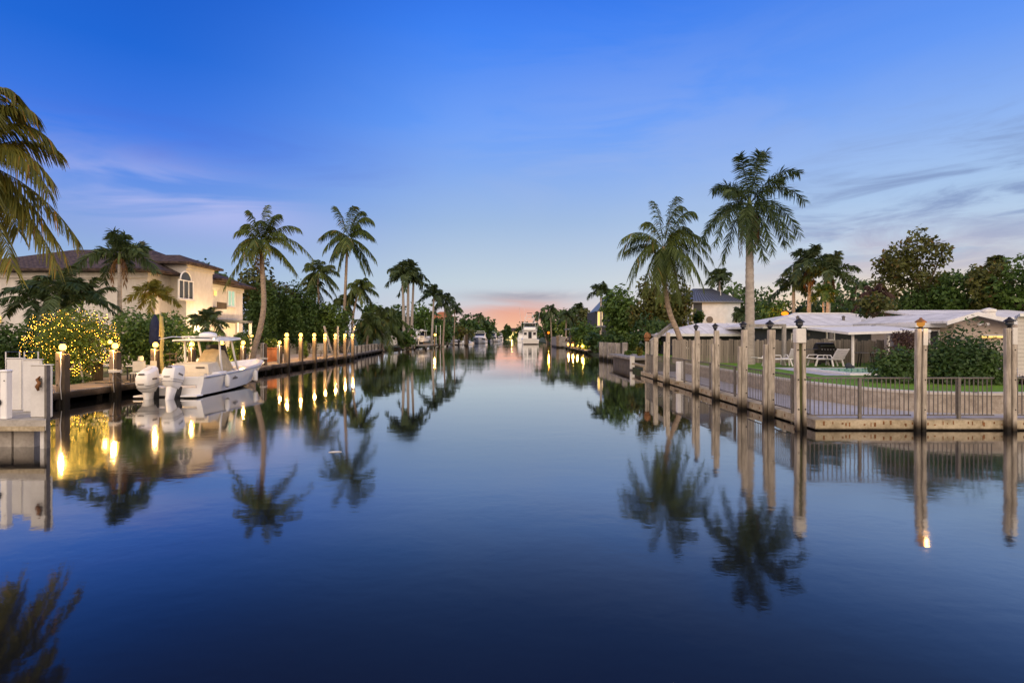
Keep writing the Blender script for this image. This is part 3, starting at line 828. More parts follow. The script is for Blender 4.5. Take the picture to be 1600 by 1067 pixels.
def lit_post(label, x, y, top, w=.26, m='post', power=70, lamp=True, cable=True, group='dock posts along the left bank', seed=0):
    rng = random.Random(seed); r = thing('dock_post', label, 'dock post', (x, y, 0), rng.uniform(-.06, .06), group)
    mb = MB()
    prof = [(w / 2 * q, 0) for q in (1,)]
    rings = []
    for z in (-1.0, .2, top * .6, top - .02, top):
        k = w / 2 * (1 + rng.uniform(-.03, .03)) * (.93 if z == top else 1)
        c = k * .25
        rings.append([(k - c, -k, z), (k, -k + c, z), (k, k - c, z), (k - c, k, z), (-k + c, k, z), (-k, k - c, z), (-k, -k + c, z), (-k + c, -k, z)])
    if cable:                                     # near posts: a pale timber bolted to a tarred one
        mb.loft([[(px_ * .56 - w * .2, py_, pz) for px_, py_, pz in q] for q in rings]).build('timber', M[m], r)
        MB().box((w * .29, .02, (top - 1.05) / 2), (w * .40, w * .92, top + .95), bev=.03).build('side_timber', M['postdark'], r)
        for bz in (.7, top - .3): MB().tube([(-w * .2, -w * .5, bz), (-w * .2, -w * .56, bz)], .022, 8).build('bolt', M['black'], r)
    else:
        mb.loft(rings).build('timber', M[m], r)
        MB().box((w * .56, .0, top / 2 - .35), (w * .12, w * .8, top + .55)).build('side_timber', M['postdark'], r)
    if cable:
        MB().tube([(w * .2, -w * .53, top), (w * .24, -w * .54, top * .6), (w * .15, -w * .54, top * .4), (w * .3, -w * .54, .2)], .014, 5).build('cable', M['plaster'], r, 1)
    if lamp: lantern_lit(r, 0, 0, top, power, lamp if lamp is not True else 1.0)
    return r


def rope_turns(label, x, y, z, r, n=3, tail=None):
    t = thing('mooring_rope', label, 'rope', (x, y, z)); pts = [(r * math.cos(k * .7), r * math.sin(k * .7), k * .7 / 6.28 * .045) for k in range(int(n * 9))]
    MB().tube(pts, .02, 5).build('coil', M['offwhite'], t, 1)
    if tail: MB().tube([(0, -r, .02), (tail[0] * .5, tail[1] * .5, tail[2] * .5 - .28), tail], .016, 5).build('line', M['dark'], t, 1)
rope_turns('rope wound round the second lit post and running to the boat stern', X(180, 20.2), 20.2, .95, .21, 3, (1.1, -.35, -.25))
rope_turns('rope wound round the grey unlit post by the boat bow', X(412, 33.7), 33.7, .85, .225, 3, (.9, -4.6, .15))
near = [(98, 17.9, 'lit dock post in front of the string lit tree, nearest the left dock'),
        (180, 20.2, 'lit dock post with a looping white cable between string lit tree and outboards'),
        (243, 22.6, 'lit dock post under the folded navy parasol'),
        (300, 25.2, 'lit dock post whose lamp shows under the stern half of the boat top'),
        (346, 27.7, 'lit dock post whose lamp shows under the bow half of the boat top'),
        (380, 29.9, 'lit dock post just above the white boat bow')]
for i, (px, Y, lb) in enumerate(near): lit_post(lb, X(px, Y), Y, 1.84, .30 if i < 3 else .26, power=130, seed=i, lamp=1.15)
lit_post('grey unlit dock post beside the leaning coconut palm foot', X(412, 33.7), 33.7, 1.95, .32, 'greypost', lamp=False, seed=11)
lit_post('short grey dock post with a low lamp before the tall lit row', X(437, 35.8), 35.8, 1.78, .30, 'greypost', power=130, seed=12, lamp=1.15)
ords = ['first and widest', 'second', 'third', 'fourth', 'fifth', 'sixth', 'last and farthest']
for i, px in enumerate([448, 470, 491, 508, 524, 539, 551]):
    Y = 36.4 + i * 2.45
    lit_post(f'{ords[i]} of the seven tall lit dock posts beyond the boat', X(px, Y), Y, 2.27, .31 if i == 0 else .25, 'post', power=320, seed=20 + i, cable=False, lamp=1.4, group='tall lit dock posts')
ords8 = ['nearest', 'second', 'third', 'fourth', 'fifth', 'sixth', 'seventh', 'farthest']
for i, px in enumerate([555, 562, 568, 573, 578, 583, 588, 594]):
    Y = 57 + i * 2.7
    lit_post(f'{ords8[i]} short bare grey post in the row past the lit posts', X(px, Y), Y, 1.32, .36, 'greypost', lamp=False, cable=False, seed=40 + i, group='short bare posts on the left bank')


# ------------------------------------------------------------------ right bank piles and railing
def pier_pile(label, x, y, top, w=.30, style='pair', lamp='hat', seed=0, rz=0):
    rng = random.Random(seed); r = thing('dock_pile', label, 'dock pile', (x, y, 0), rz, 'weathered piles along the right seawall')
    w = w / (1 + .5 * x / y)
    r.rotation_euler = (rng.uniform(-.010, .010), rng.uniform(-.014, .014), rng.uniform(-.12, .12))
    def timber(cx, cy, ww, dd, t, nm, m='pile'):
        rings = []
        for z in (-1.0, .3, t * .55, t - .03, t):
            kx = ww / 2 * (1 + rng.uniform(-.025, .025)); ky = dd / 2; c = min(kx, ky) * .3
            if z == t: kx *= .94; ky *= .94
            rings.append([(cx + a, cy + b, z) for a, b in ((kx - c, -ky), (kx, -ky + c), (kx, ky - c), (kx - c, ky), (-kx + c, ky), (-kx, ky - c), (-kx, -ky + c), (-kx + c, -ky))])
        MB().loft(rings).build(nm, M[m], r)
    if style == 'pair':
        timber(w * .17, 0, w * .66, w * .55, top, 'tall_timber'); timber(-w * .36, .02, w * .34, w * .45, top - rng.uniform(.35, .55), 'short_timber')
    elif style == 'round':
        timber(0, 0, w, w * .6, top, 'timber')
    elif style == 'split':
        timber(-w * .36, 0, w * .34, w * .55, top - .36, 'timber'); timber(w * .36, 0, w * .34, w * .55, top - .36, 'timber')
        timber(0, .03, w * .42, w * .36, top - .37, 'mossy_core', 'pilemoss')
        MB().box((0, 0, top - .18), (w * 1.08, w * .75, .37), bev=.02).build('cap_block', M['offwhite'], r)
    elif style == 'twin':
        timber(-w * .25, 0, w * .46, w * .55, top, 'timber'); timber(w * .30, -.02, w * .40, w * .5, top - .06, 'timber')
        MB().box((w * .30, -w * .29, top - .2), (w * .44, .03, .42)).build('cap_block', M['offwhite'], r)
    for k in range(3):
        for sx in ((w * .3,) if style != 'split' else (-w * .36, w * .36)):
            MB().tube([(sx, -w * .22, .55 + k * .75), (sx, -w * .34, .55 + k * .75)], .02, 8).build('bolt', M['black'], r)
    if lamp:
        l = MB().lathe([(.055, 0), (.055, .02), (.035, .03), (.05, .05), (.03, .055)], (0, 0, top), 10).build('lantern', M['black'], r, 30)
        g = M['amber'] if lamp == 'amber' else M['glass']
        MB().lathe([(.045, .055), (.085, .10), (.085, .17), (.05, .19)], (0, 0, top), 12).build('globe', g, l, 1)
        MB().lathe([(.13, .165), (.12, .185), (.06, .235), (.035, .25), (.03, .275), (.008, .285)], (0, 0, top), 14).build('cap', M['black'] if lamp != 'amber' else M['rust'], l, 30)
        if lamp == 'amber': point(l, (0, -.2, top + .12), 2.5, (1, .5, .12), .04)
    return r


piles = [(1011, 30.5, 2.08, .27, 'round', None, 'pile under the rusty lamp stump at the far end of the railing'),
         (1024, 27.6, 2.33, .28, 'round', None, 'plain round pile without lamp, second from the far end of the railing'),
         (1041, 25.4, 2.58, .33, 'pair', None, 'tall lampless pile left of the thick white pipe post'),
         (1087.5, 21.4, 2.62, .34, 'pair', 'hat', 'pile with black hat lamp just right of the thick white pipe post'),
         (1119, 19.2, 2.60, .32, 'pair', 'hat', 'pile with black hat lamp midway between white pipe post and royal palm'),
         (1160, 16.7, 2.60, .33, 'pair', 'hat', 'pile with black hat lamp directly left of the royal palm trunk'),
         (1201, 15.0, 2.58, .36, 'pair', 'hat', 'pile with black hat lamp to the right of the royal palm trunk'),
         (1251, 13.0, 2.58, .31, 'split', 'hat', 'corner pile with pale cap block and mossy green core'),
         (1437, 12.93, 2.58, .33, 'twin', 'amber', 'double pile with the amber glowing lamp in front of the dark shrub'),
         (1578, 12.93, 2.60, .35, 'twin', 'hat', 'double pile at the right edge in front of the siding wall')]
for i, (px, Y, t, w, st, lp, lb) in enumerate(piles): pier_pile(lb, X(px, Y), Y, t, w, st, lp, i)
t = thing('lamp_stump', 'rusty broken lamp stump sitting on the far end pile', 'lamp', (X(1011, 30.5), 30.5, 2.08))
MB().lathe([(.12, 0), (.17, .08), (.13, .16), (.19, .24), (.16, .40), (.08, .52), (.02, .56)], n=9).build('rusty_shell', M['rust'], t, 40)
MB().tube([(.1, 0, .05), (.2, -.02, .3), (.16, 0, .5)], .025, 6).build('bracket', M['rust'], t)
t = thing('pipe_post', 'thick smooth white pipe post rising from the seawall cap', 'post', (X(1063, 24.2), 24.2, 0))
MB().lathe([(.20, .24), (.20, 1.17), (.185, 1.2)], n=18).build('pipe', M['plaster'], t, 40)
MB().box((0, 0, .25), (.52, .5, .08)).build('footing', M['cap'], t)


def railing(label, a, b, z0=.30, z1=1.32, posts=None):
    a, b = Vector((*a, 0)), Vector((*b, 0)); L = (b - a).length; rz = math.atan2(b.y - a.y, b.x - a.x)
    r = thing('railing', label, 'railing', a, rz, 'grey metal railing panels on the right seawall')
    MB().box((L / 2, 0, z1), (L, .045, .035)).build('top_rail', M['rail'], r)
    MB().box((L / 2, 0, z0 + .06), (L, .035, .03)).build('bottom_rail', M['rail'], r)
    MB().box((L / 2, -.02, (z1 + .0) / 2), (.07, .06, z1)).build('post', M['rail'], r)
    n = max(3, int(L / .112)); first = None
    for i in range(n):
        x = (i + .5) * L / n
        if abs(x - L / 2) < .05: continue
        if first is None: first = MB().box((0, 0, (z0 + z1) / 2 + .02), (.017, .017, z1 - z0 - .05)).build('baluster', M['rail'], r); first.location.x = x
        else:
            c = first.copy(); col.objects.link(c); c.location.x = x
    return r


xs = [(X(p[0], p[1]), p[1]) for p in piles]
side = [(7.95, 30.3), (7.93, 27.7), (7.93, 25.5), (7.93, 21.5), (7.9, 19.3), (7.86, 16.8), (7.82, 15.1), (7.78, 13.3)]
nm = ['at the far end of the side seawall', 'second from the far end of the side seawall', 'crossing behind the thick white pipe post', 'between the first two hat lamp piles', 'between the second and third hat lamp piles', 'just before the royal palm trunk', 'running up to the corner pile']
for i in range(7): railing('grey metal railing panel ' + nm[i], side[i], side[i + 1])
fr = [(7.55, 'from the corner pile to the amber lamp pile'), (10.22, 'from the corner pile to the amber lamp pile')]
railing('grey metal railing panel from the corner pile to the amber lamp pile', (7.62, 13.2), (10.28, 13.2))
railing('grey metal railing panel in front of the dark shrub between the double piles', (10.58, 13.2), (12.42, 13.2))
railing('grey metal railing panel running out of the right edge of the picture', (12.75, 13.2), (14.8, 13.2))
for i, px in enumerate([937.5, 944, 950.5, 957, 963.5, 974]):
    Y = 52 - i * 1.5 if i < 5 else 43.6
    x = X(px + 2, Y)
    ords6 = ['farthest', 'second farthest', 'third', 'fourth', 'fifth', 'nearest and widest']
    lit_post(f'{ords6[i]} of the six square grey piles beyond the right railing', x, Y, 1.78 if i < 5 else 1.85, .42, 'greypost', lamp=False, cable=False, seed=60 + i, group='square grey piles beyond the railing')
b = thing('davit_beam', 'long grey beam slanting up from the rusty stump towards the leaning coconut palm', 'beam', (X(1019, 30), 30, 0))
MB().bar((-.05, .1, 2.05), (1.65, 1.6, 3.1), .16, .22).build('arm', M['beam'], b)
MB().bar((0, .1, .2), (0, .1, 2.15), .14).build('upright', M['beam'], b)
# ------------------------------------------------------------------ boats
def hull_mat():
    m, T = new_mat('hull_gelcoat'); tc = T.n('ShaderNodeTexCoord'); p = T.sep(tc.outputs['Object'])
    n = T.noise(tc.outputs['Object'], 1.2, 3)
    c = T.mix(n, (.74, .72, .69), (.84, .82, .79))
    c = T.mix(T.ss(p[2], .075, .05), c, (.03, .028, .028))
    return finish(m, T, c, .22, None, .5)
M['hull'] = hull_mat()


def hull_rings(L, sec):
    """sec: (s, gunwale half beam, gunwale z, chine half beam, chine z, keel z, floor z)"""
    rings = []
    for s, gb, gz, cb, cz, kz, fz in sec:
        y = s * L; mb_, mz = (gb * .5 + cb * .5) * 1.0, (gz + cz) / 2
        ib = max(gb - .20, gb * .25); fb = max(gb - .27, gb * .2)
        h = [(0, kz), (cb, cz), (mb_ + .02 * gb, mz), (gb, gz - .07), (gb, gz), (ib, gz + .012), (fb, fz)]
        rings.append([(x, y, z) for x, z in h] + [(-x, y, z) for x, z in h[:0:-1]])
    return rings


CC = [(0, 1.20, .80, 1.06, .06, -.35, .36), (.06, 1.22, .80, 1.07, .06, -.35, .36), (.2, 1.25, .82, 1.08, .06, -.35, .36), (.38, 1.27, .86, 1.06, .08, -.33, .36), (.55, 1.25, .92, .98, .12, -.28, .38), (.70, 1.14, .99, .80, .22, -.18, .44),
      (.82, .92, 1.06, .52, .38, 0, .52), (.91, .60, 1.11, .25, .58, .25, .9), (.965, .32, 1.14, .1, .78, .55, 1.12), (1.0, .05, 1.16, .02, 1.0, .9, 1.15)]


def outboard(parent, x, y, z, tilt, m='white', rz=0):
    A = Matrix.Translation((x, y, z)) @ Matrix.Rotation(rz, 4, 'Z') @ Matrix.Rotation(tilt, 4, 'X') @ Matrix.Diagonal((1.12, 1.1, 1.25, 1))
    def ring(zz, cy, hx, hy, e=.35):
        out = []
        for k in range(14):
            a = 2 * math.pi * k / 14; cx_, sy = math.cos(a), math.sin(a)
            out.append((math.copysign(abs(cx_) ** (1 - e), cx_) * hx, cy + math.copysign(abs(sy) ** (1 - e), sy) * hy, zz))
        return out
    def tr(zz, cy, hx, hy, k, e=.55):          # ring whose top slopes down aft
        return [(px_, py_, pz + k * (py_ - cy)) for px_, py_, pz in ring(zz, cy, hx, hy, e)]
    c = MB().loft([tr(-.14, .0, .15, .22, .0), tr(-.02, -.03, .215, .31, .10, .5), tr(.16, -.06, .25, .36, .12, .5), tr(.36, -.07, .245, .365, .16, .5), tr(.50, -.05, .215, .335, .24, .5), tr(.565, -.02, .15, .26, .30, .5)], True, A).build('outboard_motor', M[m], parent, 30)
    MB().loft([tr(.572, -.03, .10, .16, .30, .4), tr(.580, -.03, .095, .15, .30, .4)], True, A).build('top_panel', M['offwhite'], c, 30)
    for sx in (-1, 1): MB().box((0, 0, 0), (.012, .26, .05), M=A @ Matrix.Translation((sx * .253, -.08, .27))).build('side_mark', M['rail'], c)
    MB().box((0, 0, 0), (.2, .012, .03), M=A @ Matrix.Translation((0, -.425, .12))).build('rear_mark', M['rail'], c)
    MB().loft([ring(-.75, .0, .06, .17), ring(-.45, .0, .085, .19), ring(-.12, -.01, .13, .21)], True, A).build('leg', M[m], c, 35)
    MB().loft([ring(-1.25, .0, .03, .10), ring(-.95, .0, .06, .16), ring(-.752, .0, .075, .19)], True, A).build('lower_unit', M['dark'], c, 35)
    MB().add([(-.11, .12, -.5), (.11, .12, -.5), (.11, .42, -.5), (-.11, .42, -.5), (-.11, .12, -.02), (.11, .12, -.02), (.11, .42, -.02), (-.11, .42, -.02)],
             [(0, 3, 2, 1), (4, 5, 6, 7), (0, 1, 5, 4), (1, 2, 6, 5), (2, 3, 7, 6), (3, 0, 4, 7)], A).build('bracket', M['dark'], c)
    b = MB()
    for k in (.02, .09): b.loft([tr(k, -.04, .232 + .022 * k / .09, .345, .11, .5), tr(k + .02, -.042, .238 + .022 * k / .09, .352, .11, .5)], False, A)
    b.build('trim_stripe', M['steel'], c)
    v = MB(); v.loft([ring(.40, -.405, .11, .02, .3), ring(.44, -.40, .10, .02, .3)], True, A); v.build('air_vent', M['black'], c)
    return c


def center_console(label, loc, rz, L=7.9, cover='canvas', extra=True, tilts=(0, .32), group=None, lights=False):
    r = thing('motor_boat', label, 'motor boat', loc, rz, group)
    h = MB().loft(hull_rings(L, CC), True).build('hull', M['hull'], r, 30)
    mb = MB()
    for sgn in (1, -1):
        mb.tube([(sgn * (g + .015), s * L, z - .045) for s, g, z, *_ in CC], .028, 6)
    mb.build('rub_rail', M['steel'], r, 1)
    MB().box((.55 if False else 0, .10, .62), (2.2, .14, .34), bev=.03).build('transom_seat', M['white'], r, 30)
    for sgn in (1, -1): MB().box((sgn * .86, -.22, .08), (.62, .5, .07), bev=.02).build('swim_step', M['white'], r, 30)
    # aft cover over the leaning post
    MB().loft([[(-.72, 1.35, .36), (.72, 1.35, .36), (.72, 2.35, .36), (-.72, 2.35, .36)], [(-.74, 1.3, .9), (.74, 1.3, .9), (.72, 2.4, .9), (-.72, 2.4, .9)], [(-.7, 1.33, 1.22), (.7, 1.33, 1.22), (.62, 2.3, 1.27), (-.62, 2.3, 1.27)]]).build('leaning_post', M['cushion'], r)
    MB().box((.4, 1.30, 1.08), (.34, .03, .05)).build('grab_slot', M['black'], r)
    # console under its canvas cover: peaked, folds to the floor
    def sec(y, hw, zt, zb=.38): return [(-hw, y, zb), (hw, y, zb), (hw * .96, y, (zt + zb) * .5), (hw * .62, y, zt - .06), (0, y, zt), (-hw * .62, y, zt - .06), (-hw * .96, y, (zt + zb) * .5)]
    MB().loft([sec(2.5, .55, 1.05), sec(2.75, .60, 1.5), sec(3.15, .60, 1.82), sec(3.7, .56, 1.78), sec(4.2, .5, 1.2), sec(4.6, .46, .85)]).build('console_cover', M[cover], r, 40)
    MB().prism([(-.50, 3.72, 1.15), (.50, 3.72, 1.15), (.44, 3.42, 2.0), (-.44, 3.42, 2.0)], (0, -.02, .008)).build('windshield', M['glass'], r)
    for sgn in (1, -1):
        MB().box((sgn * .80, 2.0, .62), (.5, .9, .5), bev=.08).build('side_locker', M['white'], r, 30)
    MB().loft([[(-.7, 5.0, .45), (.7, 5.0, .45), (.55, 6.2, .55), (-.55, 6.2, .55)], [(-.68, 5.0, .78), (.68, 5.0, .78), (.52, 6.15, .86), (-.52, 6.15, .86)]]).build('bow_seat', M['cushion'], r)
    # hard top on four raked legs
    def ov(y, hw, z, t=.0): return [(-hw, y, z - t), (hw, y, z - t), (hw * .98, y, z + .05), (0, y, z + .085), (-hw * .98, y, z + .05)]
    top = MB().loft([ov(1.55, .72, 2.20, -.01), ov(1.7, .95, 2.19, .02), ov(2.8, 1.0, 2.22, .03), ov(3.9, .92, 2.25, .02), ov(4.5, .62, 2.27, -.01), ov(4.7, .3, 2.28, -.015)]).build('hard_top', M['white'], r, 40)
    for sgn in (1, -1):
        for (y0, y1) in ((2.35, 2.25), (3.95, 3.35)):
            MB().tube([(sgn * .72, y0 + .25, .45), (sgn * .74, (y0 + y1) / 2, 1.4), (sgn * .72, y1, 2.21)], .045, 8).build('top_leg', M['alu'], top, 1)
        MB().tube([(sgn * .9, 3.4, 2.33), (sgn * .98, 1.8, 2.37), (sgn * 1.0, .9, 2.27)], [.028, .022, .012], 6).build('outrigger', M['alu'], top, 1)
    MB().tube([(-.7, 2.05, 2.3), (-.7, 2.0, 2.38), (.7, 2.0, 2.38), (.7, 2.05, 2.3)], .02, 6).build('rod_rail', M['alu'], top)
    MB().lathe([(.10, 0), (.33, .02), (.36, .10), (.32, .19), (.16, .24), (.02, .25)], (0, 2.75, 2.33), 16).build('radar_dome', M['white'], top, 40)
    MB().tube([(.55, 3.6, 2.28), (.55, 2.6, 4.6 if not extra else 2.9)], [.014, .006], 5).build('antenna', M['white'], top)
    for sgn, t_ in zip((-1, 1), tilts): outboard(r, sgn * .44 - .16, -.45, .44 + .14 * (t_ > .1), -t_)
    if extra:
        for i, y in enumerate((.3, 2.6, 5.6)): MB().lathe([(.05, 0), (.03, .03), (.06, .06)], (1.12 - .05 * i * i * .5, y, .84 + .04 * i), 8).build('cleat', M['steel'], r)
        for yy in (1.6, 4.4):
            MB().lathe([(.02, .0), (.10, .06), (.11, .45), (.03, .55)], (1.36, yy, .22), 12).tube([(1.36, yy, .75), (1.24, yy, .86)], .012, 5).build('fender', M['plaster'], r, 40)
        mb = MB(); cols = [(0, .09), (.13, .14), (.24, .1), (.36, .07)]
        for dx, hh in cols: mb.prism([(1.235, 2.35 + dx, .50), (1.235, 2.43 + dx, .50), (1.245, 2.46 + dx, .50 + hh), (1.245, 2.40 + dx, .50 + hh)], (.012, 0, 0))
        mb.build('hull_mark', M['rail'], r)
        MB().tube([(-1.2, .1, .8), (-1.7, -.3, .62), (-2.15, -1.0, .66)], .018, 5).build('mooring_line', M['dark'], r)
    return r


ang = math.atan2(-(13.95 - 13.35), 7.9)
center_console('white twin outboard fishing boat with tan console cover moored below the house', (-13.35, 20.1, .0), -ang, tilts=(0, .34))
lift = thing('boat_lift', 'wooden boat lift cradle with upright guide poles holding the navy covered boat', 'boat lift', (X(657, 104), 102, 0))
MB().box((0, 4, .62), (5.2, 8.5, .3)).build('platform', M['plankgrey'], lift)
for sx, sy in ((-3.1, .5), (3.1, .5), (-3.1, 7.5), (3.1, 7.5)): MB().tube([(sx, sy, -1), (sx, sy, 2.3 + sy * .03)], .16, 8).build('piling', M['post'], lift)
for sx in (-3.3, -2.0, 3.0, 3.9): MB().tube([(sx, 3.2, .6), (sx, 3.2, 4.6)], .05, 6).build('guide_pole', M['alu'], lift)
for sx in (-.9, .9): MB().box((sx, 4, .89), (.2, 7, .24)).build('bunk', M['post'], lift)
center_console('white outboard boat with navy console cover raised on a boat lift', (X(655, 104), 102.4, 1.20), -.12, 7.9, 'navy', False, (0, 0))


YH = [(0, 1, .55, .9, .02, -.3), (.3, 1.0, .56, .92, .03, -.3), (.55, .96, .62, .82, .06, -.28), (.75, .78, .72, .5, .15, -.2), (.9, .42, .82, .18, .35, 0), (1, .03, .9, .01, .7, .5)]


def yacht(label, loc, rz, L, B, H, group=None, style='cruiser', band='dark'):
    """decked hull scaled to length L, beam B; H scales freeboard"""
    r = thing('yacht', label, 'yacht', loc, rz, group)
    rings = []
    for s, gb, gz, cb, cz, kz in YH:
        y = s * L; g, c = gb * B / 2, cb * B / 2
        h = [(0, kz * H), (c, cz * H), ((g + c) / 2, (gz + cz) / 2 * H), (g, gz * H)]
        rings.append([(x, y, z) for x, z in h] + [(0, y, gz * H + .06)] + [(-x, y, z) for x, z in h[:0:-1]])
    MB().loft(rings).build('hull', M['hull'], r, 30)
    mb = MB()
    for sg in (1, -1): mb.tube([(sg * (gb * B / 2 + .02), s * L, gz * H - .04) for s, gb, gz, *_ in YH], .05, 5)
    mb.build('rub_rail', M['steel'], r)
    if band:
        for sg in (1, -1):
            vs = [(sg * (gb * .97 * B / 2 + .05), s * L, gz * H * .72) for s, gb, gz, *_ in YH[1:5]]; vt = [(sg * (gb * B / 2 + .02), y, z + .28 * H * .6) for (s, gb, *_), (x, y, z) in zip(YH[1:5], vs)]
            MB().add(vs + vt, [(i, i + 1, i + 5, i + 4) for i in range(3)]).build('hull_window', M['glass'], r)
    d = H * .6
    if style == 'cruiser':
        def bx(y, hw, z0, z1, tw): return [(-hw, y, z0), (hw, y, z0), (tw, y, z1), (-tw, y, z1)]
        cab = MB().loft([bx(.18 * L, B * .40, d, d + 1.9, B * .36), bx(.5 * L, B * .40, d, d + 1.95, B * .36), bx(.62 * L, B * .38, d, d + 1.0, B * .34), bx(.78 * L, B * .22, d + .1, d + .55, B * .16)]).build('cabin', M['white'], r, 30)
        MB().add([(-B * .35, .505 * L, d + 1.86), (B * .35, .505 * L, d + 1.86), (B * .345, .615 * L, d + 1.08), (-B * .345, .615 * L, d + 1.08)], [(0, 1, 2, 3)], Matrix.Translation((0, .05, .04))).build('windscreen', M['glass'], cab)
        for sg in (1, -1): MB().add([(sg * B * .385, .22 * L, d + 1.0), (sg * B * .385, .5 * L, d + 1.0), (sg * B * .372, .48 * L, d + 1.7), (sg * B * .372, .24 * L, d + 1.7)], [(0, 1, 2, 3)], Matrix.Translation((sg * .05, 0, 0))).build('side_window', M['glass'], cab)
        MB().box((0, .33 * L, d + 2.0), (B * .8, .42 * L, .1), bev=.03).build('roof', M['white'], cab, 30)
        mb = MB()
        for sg in (1, -1):
            mb.tube([(sg * B * .46, .35 * L, d + .1), (sg * B * .44, .6 * L, d + .75), (sg * B * .33, .8 * L, d + .95), (sg * .2, .97 * L, d + 1.05)], .03, 5)
        mb.build('bow_rail', M['alu'], r)
        MB().tube([(-B * .3, .2 * L, d + 2.0), (-B * .28, .22 * L, d + 2.6), (B * .28, .22 * L, d + 2.6), (B * .3, .2 * L, d + 2.0)], .06, 6).build('radar_arch', M['white'], r)
    return r


# sport fishing yacht, stern to the camera
def sportfisher(label, loc, rz):
    r = yacht(label, loc, rz, 15, 4.9, 2.5, style=None, band=None)
    MB().box((0, .12, .9), (4.5, .3, .95), bev=.08).build('transom', M['offwhite'], r, 30)
    MB().box((0, -.5, .22), (4.2, 1.0, .14), bev=.03).build('swim_platform', M['plank'], r)
    MB().box((0, 2.0, 1.46), (4.0, 3.4, .05)).build('cockpit_sole', M['plank'], r)
    def bx(y, hw, z0, z1, tw): return [(-hw, y, z0), (hw, y, z0), (tw, y, z1), (-tw, y, z1)]
    cab = MB().loft([bx(3.9, 2.05, 1.5, 4.1, 1.9), bx(8.2, 2.0, 1.6, 4.1, 1.8), bx(10.4, 1.6, 1.9, 2.7, 1.2)]).build('cabin', M['white'], r, 30)
    MB().box((0, 3.86, 2.7), (1.0, .06, 2.0)).build('cabin_door', M['glass'], cab)
    for sg in (1, -1): MB().box((sg * 1.35, 3.86, 3.1), (.8, .06, .8)).build('aft_window', M['glass'], cab)
    MB().box((0, 5.6, 4.2), (4.2, 4.4, .16), bev=.04).build('bridge_deck', M['white'], r, 30)
    fb = MB().loft([bx(4.6, 1.7, 4.28, 5.0, 1.75), bx(7.6, 1.7, 4.28, 5.2, 1.6)]).build('flybridge', M['white'], r, 30)
    for sg in (-1.2, -.4, .4, 1.2): MB().box((sg, 4.7, 5.6), (.62, .04, .95)).build('enclosure_panel', M['glass'], fb)
    MB().box((0, 5.9, 6.25), (4.0, 3.6, .14), bev=.04).build('hard_top', M['white'], r, 30)
    tw = MB()
    for sg in (1, -1):
        tw.tube([(sg * 2.0, 4.3, 4.2), (sg * 1.6, 4.7, 6.3), (sg * .75, 5.4, 9.2)], .05, 6); tw.tube([(sg * 1.9, 7.4, 4.2), (sg * 1.5, 7.0, 6.3), (sg * .75, 6.2, 9.2)], .05, 6)
        for a, b in ((6.35, 7.7), (7.7, 6.9)): tw.tube([(sg * 1.55, 4.75, a), (sg * .95, 6.3, b + 1.0)], .035, 5)
    tw.tube([(-1.25, 5.0, 7.5), (1.25, 5.0, 7.5)], .04, 5).tube([(-1.55, 4.8, 6.5), (1.05, 5.2, 8.1)], .035, 5).tube([(1.55, 4.8, 6.5), (-1.05, 5.2, 8.1)], .035, 5)
    tower = tw.build('tuna_tower', M['alu'], r)
    MB().box((0, 5.8, 8.4), (1.7, 1.2, .08)).build('tower_platform', M['white'], tower)
    MB().box((0, 5.8, 9.25), (1.6, 1.1, .08)).build('tower_roof', M['navy'], tower)
    for sg in (1, -1):
        MB().tube([(sg * 2.1, 6.2, 3.2), (sg * 3.0, 4.8, 9.9), (sg * 3.1, 4.0, 11.2)], [.05, .035, .015], 5).build('outrigger', M['alu'], r)
    MB().tube([(-1.5, 6.6, 6.3), (-1.6, 6.6, 11.5)], [.03, .012], 5).build('antenna', M['white'], r)
    return r


sportfisher('tall white sport fishing yacht with tuna tower seen from its stern', (X(829, 148), 147, 0), .02)
yacht('white cabin cruiser with dark windscreen moored bow towards the camera', (X(750, 168), 175, 0), R(180), 14, 4.6, 2.3)
yacht('small white yacht half hidden behind the sport fishing yacht', (X(816, 190), 190, 0), 0, 12, 3.6, 2.6)
yacht('distant white cruiser past the cabin cruiser on the left bank', (X(772, 235), 228, 0), R(175), 12, 4.2, 2.6)
yacht('most distant pale cruiser along the left bank', (X(780, 300), 300, 0), R(180), 14, 5, 2.8)


def runabout(label, loc, rz, L=6.0, B=2.3, bim=True):
    r = thing('motor_boat', label, 'motor boat', loc, rz)
    MB().loft([[(x * B / 2.5, y, z * .95) for x, y, z in ring] for ring in hull_rings(L, CC)]).build('hull', M['hull'], r, 30)
    MB().box((0, L * .5, .75), (1.1, 1.0, .8), bev=.1).build('console', M['white'], r, 30)
    if bim:
        t = MB().loft([[(-.95, L * .25, 1.9), (.95, L * .25, 1.9), (.9, L * .25, 2.0), (0, L * .25, 2.08), (-.9, L * .25, 2.0)], [(-.95, L * .6, 1.9), (.95, L * .6, 1.9), (.9, L * .6, 2.0), (0, L * .6, 2.08), (-.9, L * .6, 2.0)]]).build('canopy', M['navy'], r)
        mb = MB()
        for sx in (1, -1):
            for y in (.27, .58): mb.tube([(sx * 1.0, L * .45, .8), (sx * .93, L * y, 1.92)], .025, 5)
        mb.build('canopy_frame', M['alu'], t)
    else:
        MB().loft([[(-1.1, .3, .75), (1.1, .3, .75), (0, .3, 1.0)], [(-1.15, L * .5, .85), (1.15, L * .5, .85), (0, L * .5, 1.45)], [(-.4, L * .9, 1.05), (.4, L * .9, 1.05), (0, L * .9, 1.15)]]).build('boat_cover', M['offwhite'], r)
    outboard(r, 0, -.4, .5, 0, 'dark')
    return r


